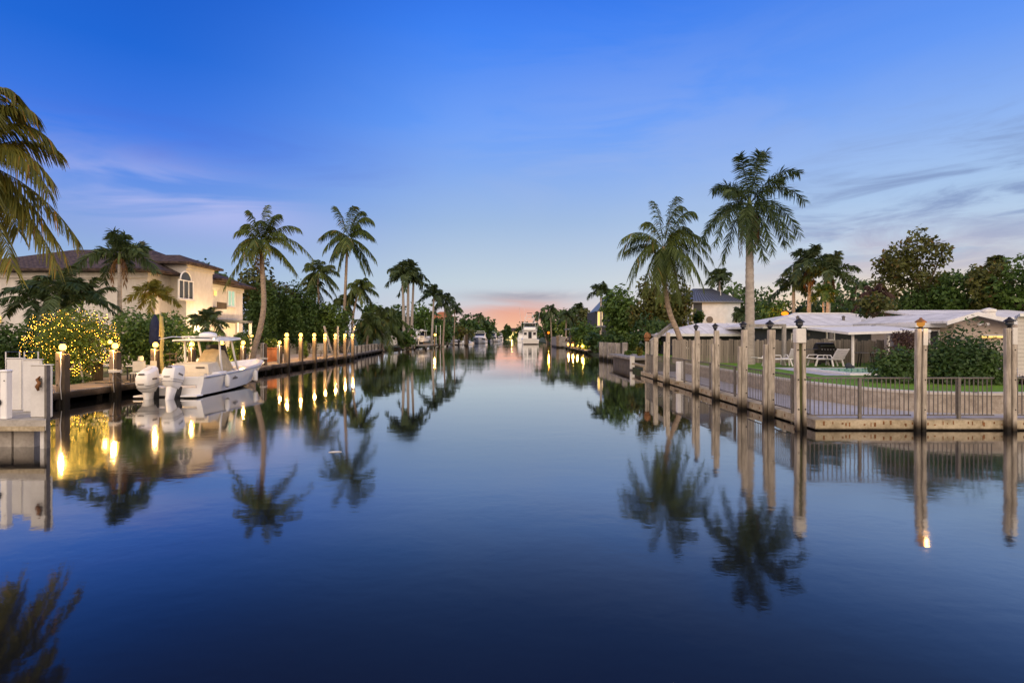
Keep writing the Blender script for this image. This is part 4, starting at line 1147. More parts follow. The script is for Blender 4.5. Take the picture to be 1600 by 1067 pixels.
runabout('white open boat under a pale cover left of the dark mooring pile', (X(718, 140), 137, .25), .5, 7, 2.8, False)
runabout('white open boat with arched canopy right of the dark mooring pile', (X(731, 142), 142, 0), .2, 7, 2.8, True)
runabout('tiny boat near the left of the lit house at the canal end', (X(777, 215), 215, 0), R(170), 7, 2.8, True)
p = lit_post('dark twin mooring pile standing in the water before the distant boats', X(729, 118), 118, 2.9, .55, 'postdark', lamp=False, cable=False, seed=90, group=None)
for px, Y, t, lb in ((726, 130, 2.6, 'thin dark mooring pile among the distant left boats'), (699, 120, 4.4, 'slender pale mooring pole right of the boat lift'), (708, 128, 3.2, 'short pale mooring pole at the stern of the covered boat')):
    lit_post(lb, X(px, Y), Y, t, .3, 'greypost', lamp=False, cable=False, seed=int(px), group=None)

# platform with white chairs on the left, far dock edges
s = thing('dock', 'low platform with white chairs and box reaching out from the left bank', 'dock', (X(640, 88), 88, 0))
MB().box((-1.5, 1.5, .75), (9.5, 3.4, .16)).build('deck', M['plankgrey'], s)
for i in range(5): MB().tube([(-5.2 + i * 2.0, .1, -1), (-5.2 + i * 2.0, .1, .68)], .17, 8).build('piling', M['greypost'], s)
b = thing('storage_box', 'tall white dock box on the low platform', 'storage box', (X(616, 89), 89, .83))
MB().box((0, 0, .75), (1.15, .7, 1.5), bev=.04).build('body', M['offwhite'], b, 30); MB().box((0, -.02, 1.56), (1.25, .8, .1), bev=.03).build('lid', M['plaster'], b, 30)


def deck_chair(label, loc, rz, m='white', group='white chairs on the low platform'):
    r = thing('garden_chair', label, 'chair', loc, rz, group)
    MB().box((0, 0, .42), (.55, .5, .05)).build('seat', M[m], r)
    MB().box((0, .27, .72), (.55, .05, .6), M=Matrix.Rotation(-.15, 4, 'X')).build('backrest', M[m], r)
    for sx in (-.25, .25):
        for sy in (-.2, .22): MB().box((sx, sy, .2), (.05, .05, .42)).build('leg', M[m], r)
        MB().box((sx * 1.1, 0, .62), (.05, .5, .04)).build('armrest', M[m], r)
    return r
deck_chair('left white chair beside the tall dock box', (X(625, 89), 89, .83), 2.6); deck_chair('middle white chair on the low platform', (X(630, 89.3), 89.3, .83), 3.4); deck_chair('right white chair nearest the boat lift', (X(635.5, 89), 89, .83), 3.0)


# ------------------------------------------------------------------ houses
def wall_poly(mb, p, q, z0, z1, t=.25):
    """upright wall slab from p to q, t thick behind it"""
    d = Vector((q[0] - p[0], q[1] - p[1], 0)).normalized(); n = Vector((-d.y, d.x, 0)) * t
    return mb.prism([(p[0], p[1], z0), (q[0], q[1], z0), (q[0] + n.x, q[1] + n.y, z0), (p[0] + n.x, p[1] + n.y, z0)], (0, 0, z1 - z0))


def window(parent, c, w, h, face, pane='glass', frame='white', mullions=1, sill=True, depth=.09, arch=False, name='window'):
    """framed window on a wall; face: outward normal ('-y' or '+x'), c: centre on the wall plane"""
    A = Matrix.Translation(Vector(c)) @ (Matrix.Rotation(R(90), 4, 'Z') if face == '+x' else Matrix.Identity(4))
    fr = MB(); t = .07
    for sx in (-1, 1): fr.box((0, 0, 0), (t, depth, h), M=Matrix.Translation((sx * (w / 2 - t / 2), -depth / 2 - .005, 0)))
    for sz in (-1, 1): fr.box((0, 0, 0), (w - 2 * t, depth, t), M=Matrix.Translation((0, -depth / 2 - .006, sz * (h / 2 - t / 2))))
    for k in range(mullions):
        fr.box((0, 0, 0), (t * .7, depth * .8, h - 2 * t), M=Matrix.Translation((-w / 2 + (k + 1) * w / (mullions + 1), -depth / 2 - .005, 0)))
    if arch:
        n = 12; pts = [(w * .36 * math.cos(math.pi * i / n), -depth / 2, h / 2 + .02 + w * .36 * math.sin(math.pi * i / n)) for i in range(n + 1)]
        fr.tube(pts, .05, 6)
    fr.v = [tuple(A @ Vector(v)) for v in fr.v]
    f = fr.build(name, M[frame], parent)
    pm = MB().box((0, 0, 0), (w - .05, .03, h - .05), M=Matrix.Translation((0, -.02, 0)))
    if arch: pm.prism([(w * .36 * math.cos(math.pi * i / 12), -.03, h / 2 + .0 + w * .36 * math.sin(math.pi * i / 12)) for i in range(13)], (0, .02, 0))
    pm.v = [tuple(A @ Vector(v)) for v in pm.v]; pm.build('pane', M[pane], f)
    if sill:
        sm = MB().box((0, 0, 0), (w + .24, .2, .09), M=Matrix.Translation((0, -.1, -h / 2 - .06)))
        sm.v = [tuple(A @ Vector(v)) for v in sm.v]; sm.build('sill', M['cream'], f)
    return f


def hip_roof(parent, x0, x1, y0, y1, z, rx0, rx1, ry, rz_, m, name='roof', t=.16, fascia=None):
    vs = [(x0, y0, z), (x1, y0, z), (x1, y1, z), (x0, y1, z), (rx0, ry, rz_), (rx1, ry, rz_)]
    lo = [(a, b, c - t) for a, b, c in vs[:4]]
    fs = [(0, 1, 5, 4), (1, 2, 5), (2, 3, 4, 5), (3, 0, 4), (6, 9, 8, 7), (0, 6, 7, 1), (1, 7, 8, 2), (2, 8, 9, 3), (3, 9, 6, 0)]
    return MB().add(vs + lo, fs).build(name, M[m], parent)


h = thing('house', 'two storey cream house with brown tile roof and arched window on the left bank', 'house', (-30, 40, 0))
def H(p): return (p[0] + 30, p[1] - 40, p[2])
mb = MB()
mb.prism([H((-37.5, 34, .2)), H((-24.2, 34, .2)), H((-24.2, 46, .2)), H((-37.5, 46, .2))], (0, 0, 6.45))
wl = mb.build('wall', M['cream'], h)
MB().prism([H((-26, 36.3, .4)), H((-23.1, 36.3, .4)), H((-23.1, 39.5, .4)), H((-26, 39.5, .4))], (0, 0, 7.1)).build('bay', M['cream'], h)
mb = MB()
for a in (((-30.85, 33.93, 6.42), (13.6, .14, .36)), ((-24.13, 41.2, 6.42), (.14, 10.2 - .6, .36))): mb.box(H(a[0]), a[1])
mb.box(H((-23.05, 37.9, 7.32)), (.12, 3.3, .3)); mb.build('cornice', M['cream'], h)
hip_roof(h, *(-38.0 + 30, -23.4 + 30, 33.2 - 40, 46.8 - 40), 6.80, -34.5 + 30, -28.4 + 30, .4, 9.2, 'tile')
hip_roof(h, -30 + 30, -22.55 + 30, 35.75 - 40, 40.05 - 40, 7.62, -29.5 + 30, -24.6 + 30, -2.1, 8.4, 'tile', 'bay_roof')
hip_roof(h, -26 + 30, -22.9 + 30, 40.45 - 40, 43.0 - 40, 6.95, -25.8 + 30, -24.4 + 30, 1.7, 7.5, 'tile', 'side_roof')
MB().lathe([(.14, 0), (.14, .75), (.2, .78), (.2, .86), (.02, .9)], H((-29.3, 40.6, 9.0)), 8).build('roof_vent', M['rail'], h)
def HX(px, xw=-24.2): return -xw * 800 / (800 - px)      # Y where a picture column meets the wall facing the canal
y0, y1 = HX(277.5, -23.1), HX(301, -23.1); yc = (y0 + y1) / 2
window(h, H((-23.1, yc, Z(453, yc))), y1 - y0, 1.35, '+x', mullions=2, arch=True)
y0, y1 = HX(323), HX(328.5); yc = (y0 + y1) / 2; window(h, H((-24.2, yc, Z(461, yc))), (y1 - y0) * 1.1, 1.35, '+x', mullions=0, sill=False, frame='cream', name='balcony_door')
MB().box(H((-23.75, yc + .35, Z(481, yc))), (.9, 1.3, .1)).box(H((-23.33, yc + .35, Z(477, yc))), (.05, 1.3, .5)).build('balcony', M['postdark'], h)
y0, y1 = HX(354.5), HX(366); yc = (y0 + y1) / 2; window(h, H((-24.2, yc, Z(466, yc))), y1 - y0, 1.45, '+x', 'litgreen', mullions=1)
yc = HX(334.5); w_ = MB().box(H((-24.1, yc, Z(458, yc))), (.16, .2, .42), bev=.03).build('wall_lamp', M['litwarm'], h); point(w_, H((-23.8, yc, Z(456, yc))), 8, (1, .75, .4), .05)
MB().box(H((-36.2, 33.94, 3.5)), (4.6, .06, .42)).build('lit_transom', M['litwarm'], h)
MB().box(H((-23.6, 42.7, 3.62)), (1.3, 5.2, .2)).build('canopy', M['darkwall'], h)
for y in (40.6, 43.0, 45.2): MB().box(H((-23.1, y, 1.8)), (.18, .18, 3.44)).build('canopy_post', M['cream'], h)
point(h, H((-21.9, 37.6, 3.2)), 380, (1, .68, .32), .1)
point(h, H((-21.8, 43.6, 3.2)), 360, (1, .68, .32), .1)

# right bank houses
h = thing('house', 'dark walled single storey house with white low roof behind the pool', 'house', (20, 37, .8))
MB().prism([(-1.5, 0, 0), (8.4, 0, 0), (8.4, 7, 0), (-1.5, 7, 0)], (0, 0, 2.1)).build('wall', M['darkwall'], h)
hip_roof(h, -2.3, 9.2, -.8, 8, 2.32, 2.4, 6.6, 3.4, 3.38, 'wroof')
MB().box((3.45, -.83, 2.22), (11.5, .06, .2)).build('fascia', M['fascia'], h)
window(h, (X(1297, 37) - 20, 0, Z(524, 37) - .8), .60, .72, '-y', mullions=0); window(h, (X(1244, 37) - 20, 0, Z(527, 37) - .8), .8, .6, '-y', mullions=1)
for x in (1.2, 4.6): MB().lathe([(.1, 0), (.1, .3), (.16, .33), (.02, .42)], (x, 1.0, 2.7), 8).build('roof_vent', M['rail'], h)

for a_, b2 in (((-2.3, -.8, 2.34), (2.4, 3.4, 3.40)), ((9.2, -.8, 2.34), (6.6, 3.4, 3.40)), ((2.4, 3.4, 3.40), (6.6, 3.4, 3.40))): MB().bar(a_, b2, .22, .07).build('ridge_cap', M['fascia'], h)
MB().tube([(-2.3, -.9, 2.2), (9.2, -.9, 2.2)], .05, 6).build('gutter', M['alu'], h)
MB().tube([(-1.45, -.06, 2.15), (-1.45, -.06, .1)], .04, 6).build('downpipe', M['offwhite'], h)
MB().box((1.4, -.05, 1.7), (.16, .1, .22)).build('wall_light', M['rail'], h)

h = thing('garage', 'low dark outbuilding with pale sagging cement tile roof behind the board fence', 'garage', (14, 42, .8))
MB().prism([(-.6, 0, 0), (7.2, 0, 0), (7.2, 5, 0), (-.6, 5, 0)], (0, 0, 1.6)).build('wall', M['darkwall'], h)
hip_roof(h, -1.5, 8.3, -.9, 6, 1.76, 2.2, 6.6, 2.4, 2.72, 'wroof')
MB().box((3.4, -.93, 1.68), (9.8, .06, .2)).build('fascia', M['fascia'], h)
window(h, (X(1066, 42) - 14, 0, .95), .9, .6, '-y', mullions=1)

h = thing('house', 'pale grey house with dark standing seam metal roof above the outbuilding', 'house', (X(1119, 58), 58, .5))
MB().prism([(-2.8, 0, 0), (2.75, 0, 0), (2.75, 9, 0), (-2.8, 9, 0)], (0, 0, 5.65)).build('wall', M['greystucco'], h)
rf = hip_roof(h, -3.0, 2.95, -.35, 9.3, 5.82, -1.5, .7, 3.2, 7.55, 'seam')
mb = MB()
for i in range(17):
    x = -2.85 + i * .355; xr = -1.5 + i * 2.2 / 16
    mb.bar((x, -.36, 5.83), (xr, 3.18, 7.56), .05, .07)
mb.build('seam', M['darkwall'], rf)
MB().box((-2.1, -.02, 4.9), (.95, .08, 1.5)).build('louvre', M['darkwall'], h); MB().tube([(-.75, .05, 3.75), (-.75, -.08, 3.75)], .38, 16).build('round_vent', M['rail'], h)
MB().tube([(1.0, 1.2, 6.4), (1.0, 1.2, 7.2)], .06, 6).build('vent_pipe', M['steel'], h)
MB().box((2.4, -.3, 3.4), (.9, .5, 1.5)).build('chimney_stub', M['offwhite'], h)

h = thing('house', 'beige gabled house with white fascia behind the dark shrub at right', 'house', (23, 26, .8))
MB().prism([(X(1491, 26) - 23, 0, 0), (3.0, 0, 0), (3.0, 0, 2.25), (X(1528, 26) - 23, 0, 2.62), (X(1491, 26) - 23, 0, 2.25)], (0, 6, 0)).build('wall', M['beige'], h)
a, b_, c_ = (X(1480, 25.4) - 23, 2.34), (X(1528, 25.4) - 23, 2.80), (X(1602, 25.4) - 23, 2.26)
mb = MB()
for (u, v) in ((a, b_), (b_, c_)): mb.prism([(u[0], -.62, u[1] - .0), (v[0], -.62, v[1]), (v[0], -.62, v[1] - .2), (u[0], -.62, u[1] - .2)], (0, .06, 0))
mb.build('fascia', M['fascia'], h)
mb = MB(); mb.prism([(a[0], -.555, a[1] + .01), (b_[0], -.555, b_[1] + .01), (c_[0], -.555, c_[1] + .01), (c_[0], -.555, c_[1] - .1), (b_[0], -.555, b_[1] - .1), (a[0], -.555, a[1] - .1)], (0, 7, 0)); mb.build('roof', M['wroof'], h)
MB().prism([(b_[0] + .2, 2.2, 2.5), (9, 2.2, 2.5), (9, 7, 3.15), (b_[0] + .6, 7, 3.15)], (0, 0, .12)).build('rear_roof', M['wroof'], h)
MB().lathe([(.30, 0), (.30, .22), (.36, .24), (.34, .36), (.05, .46)], (X(1550, 29) - 23, 3.2, 2.75), 12).build('roof_vent', M['offwhite'], h)
x0, x1 = X(1446, 27) - 23, X(1491, 26) - 23
MB().prism([(x0, .9, 0), (x1 - .01, .9, 0), (x1 - .01, 4, 0), (x0, 4, 0)], (0, 0, 2.05)).build('wing_wall', M['beige'], h)
MB().box(((x0 + x1) / 2 - .35, 1.9, 2.16), (x1 - x0 + 1.2, 2.9, .22)).build('wing_roof', M['fascia'], h)
MB().prism([(X(1421, 29) - 23, 3.4, 2.35), (x1 + .6, 3.4, 2.35), (x1 + .6, 7, 2.6), (X(1421, 29) - 23, 7, 2.5)], (0, 0, .14)).build('back_roof', M['wroof'], h)
for px in (1458, 1481): window(h, (X(px, 26.9) - 23, .9, 1.45), .58, .95, '-y', mullions=0, name='window')
f = MB().tube([(X(1530, 26) - 23, -.05, 2.28), (X(1530, 26) - 23, -.2, 2.24)], .05, 8).ball((X(1528, 26) - 23 - .14, -.24, 2.2), .09, 8, 6).ball((X(1533, 26) - 23 + .1, -.24, 2.2), .09, 8, 6).build('floodlight', M['white'], h)

h = thing('shed', 'white lap sided shed cut by the right edge of the picture', 'shed', (22, 20.2, .8))
xl = [X(1590, q) - 22 for q in (20.2, 23.2)]
MB().prism([(xl[0], 0, 0), (xl[0] + 6, 0, 0), (xl[1] + 6, 3, 0), (xl[1], 3, 0)], (0, 0, 2.36)).build('wall', M['siding'], h)
MB().prism([(xl[0] - .05, -.15, 2.365), (xl[0] + 6, -.15, 2.365), (xl[1] + 6, 3.1, 2.365), (xl[1] - .05, 3.1, 2.365)], (0, 0, .12)).build('roof', M['fascia'], h)

t = thing('patio_cover', 'white flat patio cover on thin posts beside the dark shrub', 'patio cover', (X(1380, 26.2), 26.2, .81))
xa, xb = X(1326, 25.2) - X(1380, 26.2), X(1455, 25.2) - X(1380, 26.2)
MB().prism([(xa, -1.0, Z(521, 25.2) - .81 - .06), (xb, -1.0, Z(517, 25.2) - .81 - .06), (xb, 2.6, 2.05), (xa, 2.6, 1.95)], (0, 0, .12)).build('roof', M['fascia'], t)
for px in (1332.5, 1388): MB().box((X(px, 25.6) - X(1380, 26.2), -.6, .84), (.09, .09, 1.66)).build('post', M['offwhite'], t)

# board fence of uneven weathered boards behind the lawn
t = thing('board_fence', 'weathered uneven board fence running behind the royal palm and barbecue', 'fence', (16.5, 30.4, .8))
rng = random.Random(8); mb = MB(); x = -7.0
while x < 6.6:
    w = rng.uniform(.13, .17); hh = 1.38 + rng.uniform(-.07, .05) + .03 * math.sin(x)
    mb.box((x + w / 2, rng.uniform(-.02, .02), hh / 2), (w - rng.choice((.006, .012, .03)), .024, hh), M=Matrix.Rotation(rng.uniform(-.012, .012), 4, 'Y')); x += w
mb.build('boarding', M['fence'], t)
for z in (.35, 1.1): MB().box((-.2, .06, z), (13.6, .05, .09)).build('rail', M['fence'], t)
for i in range(6): MB().box((-6.8 + i * 2.7, .12, .7), (.1, .1, 1.45)).build('post', M['fence'], t)
t = thing('davit_frame', 'grey angled steel arm above the fence right of the royal palm', 'davit', (X(1225, 27.5), 27.5, .8))
MB().box((0, 0, 1.12), (.16, .16, 2.24)).build('upright', M['beam'], t); MB().box((-.96, 0, 2.16), (1.75, .14, .16)).build('arm', M['beam'], t)

# far buildings along the canal
h = thing('house', 'dark house with a tall yellow lit window and pale gable beyond the bamboo', 'house', (X(945, 85), 85, .3))
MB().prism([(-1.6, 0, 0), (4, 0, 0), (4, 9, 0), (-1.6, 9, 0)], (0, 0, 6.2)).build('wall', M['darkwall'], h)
MB().prism([(-1.5, -.8, 6.1), (1.2, -.8, 9.0), (4.2, -.8, 6.1)], (0, 9, 0)).build('roof', M['seam'], h)
window(h, (X(937.5, 85) - X(945, 85), 0, Z(497, 85) - .3), .9, 2.6, '-y', 'litwarm', mullions=1, name='lit_window')
MB().prism([(-6.5, -3.5, 3.1), (-.6, -3.5, 3.6), (-.6, 2, 3.6), (-6.5, 2, 3.1)], (0, 0, .2)).build('porch_roof', M['seam'], h)
for x in (-6.2, -3.4, -.9): MB().box((x, -3.2, 1.6), (.2, .2, 3.1)).build('porch_post', M['darkwall'], h)
h = thing('house', 'red roofed white house showing above the distant left trees', 'house', (X(692, 205), 205, .3))
MB().prism([(-5, 0, 0), (4, 0, 0), (4, 9, 0), (-5, 9, 0)], (0, 0, 8.8)).build('wall', M['offwhite'], h)
hip_roof(h, -6, 5, -1, 10, 9.0, -2, 1, 4.5, 12.0, 'terracotta')
window(h, (1.5, 0, 7.2), 1.6, 1.6, '-y')
h = thing('house', 'yellow floodlit house closing the far end of the canal', 'house', (X(803, 470), 470, .4))
MB().prism([(-11, 0, 0), (12, 0, 0), (12, 8, 0), (-11, 8, 0)], (0, 0, 6.0)).build('wall', M['cream'], h)
hip_roof(h, -12.5, 13.5, -1.5, 9.5, 6.2, -6, 7, 4, 9.4, 'tile')
for x, w in ((-8.8, 1.3), (-5.2, 1.4), (2.0, 3.0), (7.4, 2.0)): window(h, (x, 0, 3.2), w, 4.2, '-y', 'litwarm', mullions=1, name='lit_window')
for x in (-7.5, -2, 4.5, 9.5): point(h, (x, -3, 2.2), 900, (1, .72, .12), .3)

h = thing('dock', 'grey concrete dock wall with lit end on the far right bank', 'dock', (X(872, 105), 105, 0))
MB().box((1.6, 6, 1.0), (3.9, 14, 2.5)).build('wall', M['greypost'], h); MB().box((3.2, -1.2, .5), (2.6, .5, .9)).build('step', M['cap'], h)
for x in (-.2, 3.7): MB().box((x, -.9, 1.0), (.5, .5, 3.0)).build('piling', M['post'], h)
for i, px in enumerate((888, 895, 902, 910)):
    Y = 88 - i * 5
    r = thing('dock_light', ['leftmost', 'second from left', 'third from left', 'rightmost'][i] + ' low yellow lamp glowing under the far right dock shrubs', 'lamp', (X(px, Y), Y, .23), 0, 'low lamps on the far right bank')
    MB().tube([(0, 0, 0), (0, 0, .55)], .06, 8).build('stem', M['black'], r); MB().ball((0, 0, .72), .2, 10, 8).build('globe', M['bulb'], r, 1)
    point(r, (0, -.5, .8), 160, (1, .58, .12), .1)
h = thing('dock', 'narrow plank dock edge in front of the low yellow lamps', 'dock', (X(900, 80), 80, 0)); MB().box((.6, 2, .42), (1.4, 30, .18)).build('deck', M['plank'], h)
for i in range(6): MB().tube([(0, -11 + i * 5, -1), (0, -11 + i * 5, .34)], .14, 8).build('piling', M['post'], h)
# ------------------------------------------------------------------ palms
def tips_px(lst, Y):       # silhouettes of the leading fronds: (dx, dy) photo pixels from the crown heart, depth m, lift px
    k = Y / F
    return [(dx * k, dep, -dy * k, lift * k) for dx, dy, dep, lift in lst]


# royal palm on the right lawn
Y = 29.0
palm('tall royal palm with thick pale trunk on the right lawn', (X(1172, Y), Y, .75), P(1171, 320, Y), 86 / F * Y, 'royal', 2, 4, .31, hero=True, leaflets=62, ll=.68, lw=.050, dead=10, plume=.8, name='royal_palm',
     tips=tips_px([(29, -84, .2, 30), (-19, -74, -.3, 28), (8, -76, -.6, 28), (-52, -26, .4, 34), (-46, -8, -.9, 28), (93, -8, .4, 50), (70, -46, -.5, 38), (82, 46, .2, 52), (70, 60, .8, 44), (-69, 56, .4, 52), (-62, 66, -.7, 46), (-41, 90, .3, 36), (-8, 76, -.9, 24), (24, 78, -.9, 28), (13, 90, -.7, 22), (50, 62, -1.2, 40), (-26, 60, -1.3, 36), (-20, -30, 1.3, 30)], Y))
# leaning coconut palm beside it
Y = 31.0
palm('leaning coconut palm with drooping crown beside the royal palm', (X(1071, Y), Y, .7), P(1037, 388, Y), 74 / F * Y, 'coco', 4, 9, .22, hero=True, leaflets=46, ll=.80, lw=.055, dead=10, fruits=8, name='coconut_palm',
     path=[(X(1072, Y), Y, .5), (X(1062, Y), Y, Z(528, Y)), (X(1047, Y), Y, Z(490, Y)), (X(1039, Y), Y, Z(450, Y)), (X(1035, Y), Y, Z(415, Y)), P(1037, 386, Y)],
     tips=tips_px([(-12, -76, .4, 26), (14, -76, -.6, 30), (34, -68, .5, 46), (40, -52, -.8, 36), (-24, -44, .8, 30), (-70, 8, .3, 48), (-68, -12, -.5, 34), (68, -2, -.4, 44), (52, -30, .9, 40), (74, 38, .3, 52), (66, 20, -.9, 46), (-52, 56, .3, 46), (-58, 44, -.8, 46), (-36, 72, -.7, 40), (40, 72, .3, 46), (54, 60, -.8, 52), (20, 84, -.8, 34), (-14, 84, -1.0, 34), (-22, 60, -1.3, 36), (6, 64, -1.4, 40), (30, 50, -1.4, 40)], Y))
# left tall coconut palm curving up from the dock
Y = 33.0
palm('coconut palm with long curved trunk rising behind the white boat bow', (X(396, Y), Y, .4), P(409, 382, Y), 58 / F * Y, 'coco', 5, 21, .24, hero=True, leaflets=42, ll=.62, lw=.06, fruits=6, dead=1,
     path=[(X(393, Y), Y, .2), (X(397, Y), Y, Z(548, Y)), (X(406, Y), Y, Z(515, Y)), (X(412, Y), Y, Z(480, Y)), (X(411, Y), Y, Z(440, Y)), (X(409, Y), Y, Z(405, Y)), P(409, 382, Y)],
     tips=tips_px([(4, -62, .3, 20), (-14, -50, -.5, 20), (22, -50, .5, 26), (34, -42, -.6, 30), (-36, -28, .4, 34), (-32, -14, -.8, 26), (56, -26, .4, 30), (46, -10, -.8, 24), (-48, 14, .3, 34), (-36, 26, -.7, 30), (76, 20, .3, 42), (60, 12, -.9, 30), (46, 36, .2, 22), (-18, 26, -1.2, 22), (24, 20, -1.3, 30), (-4, 30, -1.2, 20), (10, -30, -1.0, 30)], Y))
Y = 62.0
palm('tall slender coconut palm with windswept crown, highest of the left bank', (X(539, Y), Y, .4), P(543, 372, Y), 45 / F * Y, 'coco', 4, 33, .26, hero=True, leaflets=38, ll=1.2, lw=.12, fruits=5,
     path=[(X(536, Y), Y, .3), (X(539, Y), Y, Z(470, Y)), (X(541, Y), Y, Z(420, Y)), P(543, 372, Y)],
     tips=tips_px([(-19, -50, .3, 16), (12, -48, -.5, 22), (22, -44, .8, 26), (38, -28, .6, 34), (-44, -2, .4, 24), (42, 0, -.4, 22), (42, 32, .5, 16), (-28, 32, .4, 18), (-12, 50, -.6, 12), (26, 52, .3, 14), (-32, 20, -1, 22), (34, -6, 1.2, 24), (8, 26, -2.4, 18), (-10, 30, -2.2, 16)], Y))
# fronds reaching in from the left edge
Y = 13.6
palm('yellowing coconut palm reaching in over the left edge of the picture', (X(-215, Y), Y, .3), P(-58, 248, Y), 165 / F * Y, 'coco', 10, 44, .24, hero=True, leaflets=70, ll=.72, lw=.042, mat_f=M['frondgold'], bow=(.4, 0),
     tips=tips_px([(84, -84, .5, 84), (78, -60, -.6, 80), (70, -108, .2, 90), (118, 46, .3, 84), (74, 66, -.4, 60), (120, 160, .5, 58), (112, 140, .9, 66), (96, 172, -.3, 44), (80, 120, -.6, 30), (92, -46, .9, 84), (98, 20, .8, 80), (48, 150, -.5, 40), (56, 30, -1.2, 70), (40, -90, 1.0, 90), (66, 100, .9, 46), (-150, 40, .3, 90), (-120, -40, -.5, 100), (-100, 120, .4, 50)], Y))

# palms round the house
palm_px('single stem palm with arching crown in front of the house roof', 187, 187, 398, 30.5, 56, .38, style='royal', n=13, seed=5, r0=.17, leaflets=40, ll=.62, lw=.075, name='foxtail_palm', plume=1.0, hero=True, dead=2)
palm_px('small golden lit palm before the cream house wall', 240, 240, 462, 29.5, 40, .38, style='royal', n=15, seed=6, r0=.10, leaflets=34, ll=.42, lw=.06, name='foxtail_palm', mat_f=M['frondgold'], plume=.9, hero=True)
for i, (px, py, r, lb) in enumerate([(92, 462, 78, 'large dark arching palm left of the string lit tree'), (56, 470, 62, 'dark palm partly hidden at far left below the roof'), (128, 468, 62, 'dark arching palm just right behind the string lit tree')]):
    palm_px(lb, 95 + (px - 95) * .4, px, py, 27.5 + i * .7, r, .38, style='royal', n=15, seed=50 + i, r0=.10, leaflets=34, ll=.55, lw=.075, name='arching_palm', plume=.4, hero=True)
palm_px('fan shaped dark palm above the white boat console', 325, 325, 503, 31.5, 36, .38, style='royal', n=17, seed=61, r0=.16, leaflets=26, ll=.42, lw=.07, name='date_palm', plume=.5, hero=True)
palm_px('feathery palm between curved coconut palm and tall slender palm', 499, 497, 424, 66, 33, .4, style='coco', n=22, seed=71, r0=.22, leaflets=24, ll=.95, lw=.12, wind=.1)
palm_px('second thin palm in front of the feathery palm crown', 494, 492, 446, 67, 24, .4, style='coco', n=16, seed=72, r0=.16, leaflets=22, ll=.8, lw=.11)
palm_px('windblown palm with bent trunk right of the tall slender palm', 553, 562, 448, 62, 27, .4, style='coco', n=17, seed=73, r0=.2, leaflets=24, ll=.95, lw=.12, wind=.16, bow=(-.5, 0))
palm_px('small palm crown behind the tall slender trunk', 545, 540, 470, 64, 24, .4, style='coco', n=16, seed=74, r0=.2, leaflets=22, ll=.9, lw=.12)
palm_px('low bushy young coconut palm by the platform', 597, 596, 500, 78, 42, .4, style='coco', n=24, seed=75, r0=.35, leaflets=28, ll=1.35, lw=.15, name='coconut_palm')
palm_px('low arching palm between lit posts and young coconut palm', 572, 576, 505, 74, 30, .4, style='coco', n=18, seed=76, r0=.25, leaflets=24, ll=1.1, lw=.14)
palm_px('leftmost trunk of the royal palm trio on the left bank', 632, 629, 428, 88, 32, .4, style='royal', n=15, seed=81, r0=.34, leaflets=26, ll=1.0, lw=.18, name='royal_palm', mat_f=M['frondfar'])
palm_px('middle trunk of the royal palm trio on the left bank', 637, 638, 426, 90, 34, .4, style='royal', n=16, seed=82, r0=.34, leaflets=26, ll=1.0, lw=.18, name='royal_palm', mat_f=M['frondfar'])
palm_px('rightmost trunk of the royal palm trio on the left bank', 642, 646, 438, 92, 28, .4, style='royal', n=14, seed=83, r0=.32, leaflets=24, ll=1.0, lw=.18, name='royal_palm', mat_f=M['frondfar'])
palm_px('royal palm right of the trio above the boat on the lift', 674, 678, 460, 108, 27, .4, style='royal', n=15, seed=84, r0=.3, leaflets=24, ll=1.1, lw=.2, name='royal_palm', mat_f=M['frondfar'])
palm_px('royal palm leaning over the red roofed house', 692, 696, 470, 112, 25, .4, style='coco', n=15, seed=85, r0=.28, leaflets=22, ll=1.3, lw=.2, mat_f=M['frondfar'])
palm_px('slim palm standing apart left of the sunset glow', 709, 711, 482, 122, 17, .4, style='coco', n=13, seed=86, r0=.22, leaflets=20, ll=1.1, lw=.18, mat_f=M['frondfar'])
palm_px('shaggy tall palm top on the distant left tree line', 748, 748, 494, 200, 11, .4, style='coco', n=14, seed=87, r0=.35, leaflets=16, ll=1.3, lw=.25, mat_f=M['frondfar'])

# right bank palms
palm_px('palm crown showing above the grey metal roof', 1124, 1124, 433, 78, 24, .6, style='royal', n=17, seed=101, r0=.25, leaflets=24, ll=.95, lw=.15, mat_f=M['frondfar'], name='royal_palm')
palm_px('left one of the dark royal palms behind the orange street lamp', 1262, 1266, 412, 56, 48, .6, style='royal', n=17, seed=102, r0=.3, leaflets=32, ll=.9, lw=.13, name='royal_palm', mat_f=M['frondfar'], dead=3)
palm_px('rightmost dark royal palm with long arching fronds', 1291, 1296, 428, 54, 50, .6, style='royal', n=16, seed=103, r0=.3, leaflets=32, ll=.9, lw=.13, name='royal_palm', mat_f=M['frondfar'], dead=3)
palm_px('low front royal palm among the dark trio behind the house', 1240, 1240, 446, 58, 38, .6, style='royal', n=15, seed=104, r0=.28, leaflets=28, ll=.85, lw=.13, name='royal_palm', mat_f=M['frondfar'])
palm_px('small bright palm before the dark royal palms', 1287, 1287, 455, 50, 22, .6, style='royal', n=12, seed=105, r0=.14, leaflets=22, ll=.6, lw=.10, name='foxtail_palm', mat_f=M['leaflight'])
palm_px('small drooping palm right beside the royal palm trunk', 1166, 1163, 490, 48, 22, .6, style='royal', n=11, seed=106, r0=.12, leaflets=24, ll=.6, lw=.1, name='foxtail_palm', mat_f=M['frondfar'])
palm_px('dark palm against the sky left of the dark gabled house', 939, 939, 454, 82, 21, .4, style='royal', n=14, seed=107, r0=.24, leaflets=24, ll=.95, lw=.15, name='royal_palm', mat_f=M['frondfar'])
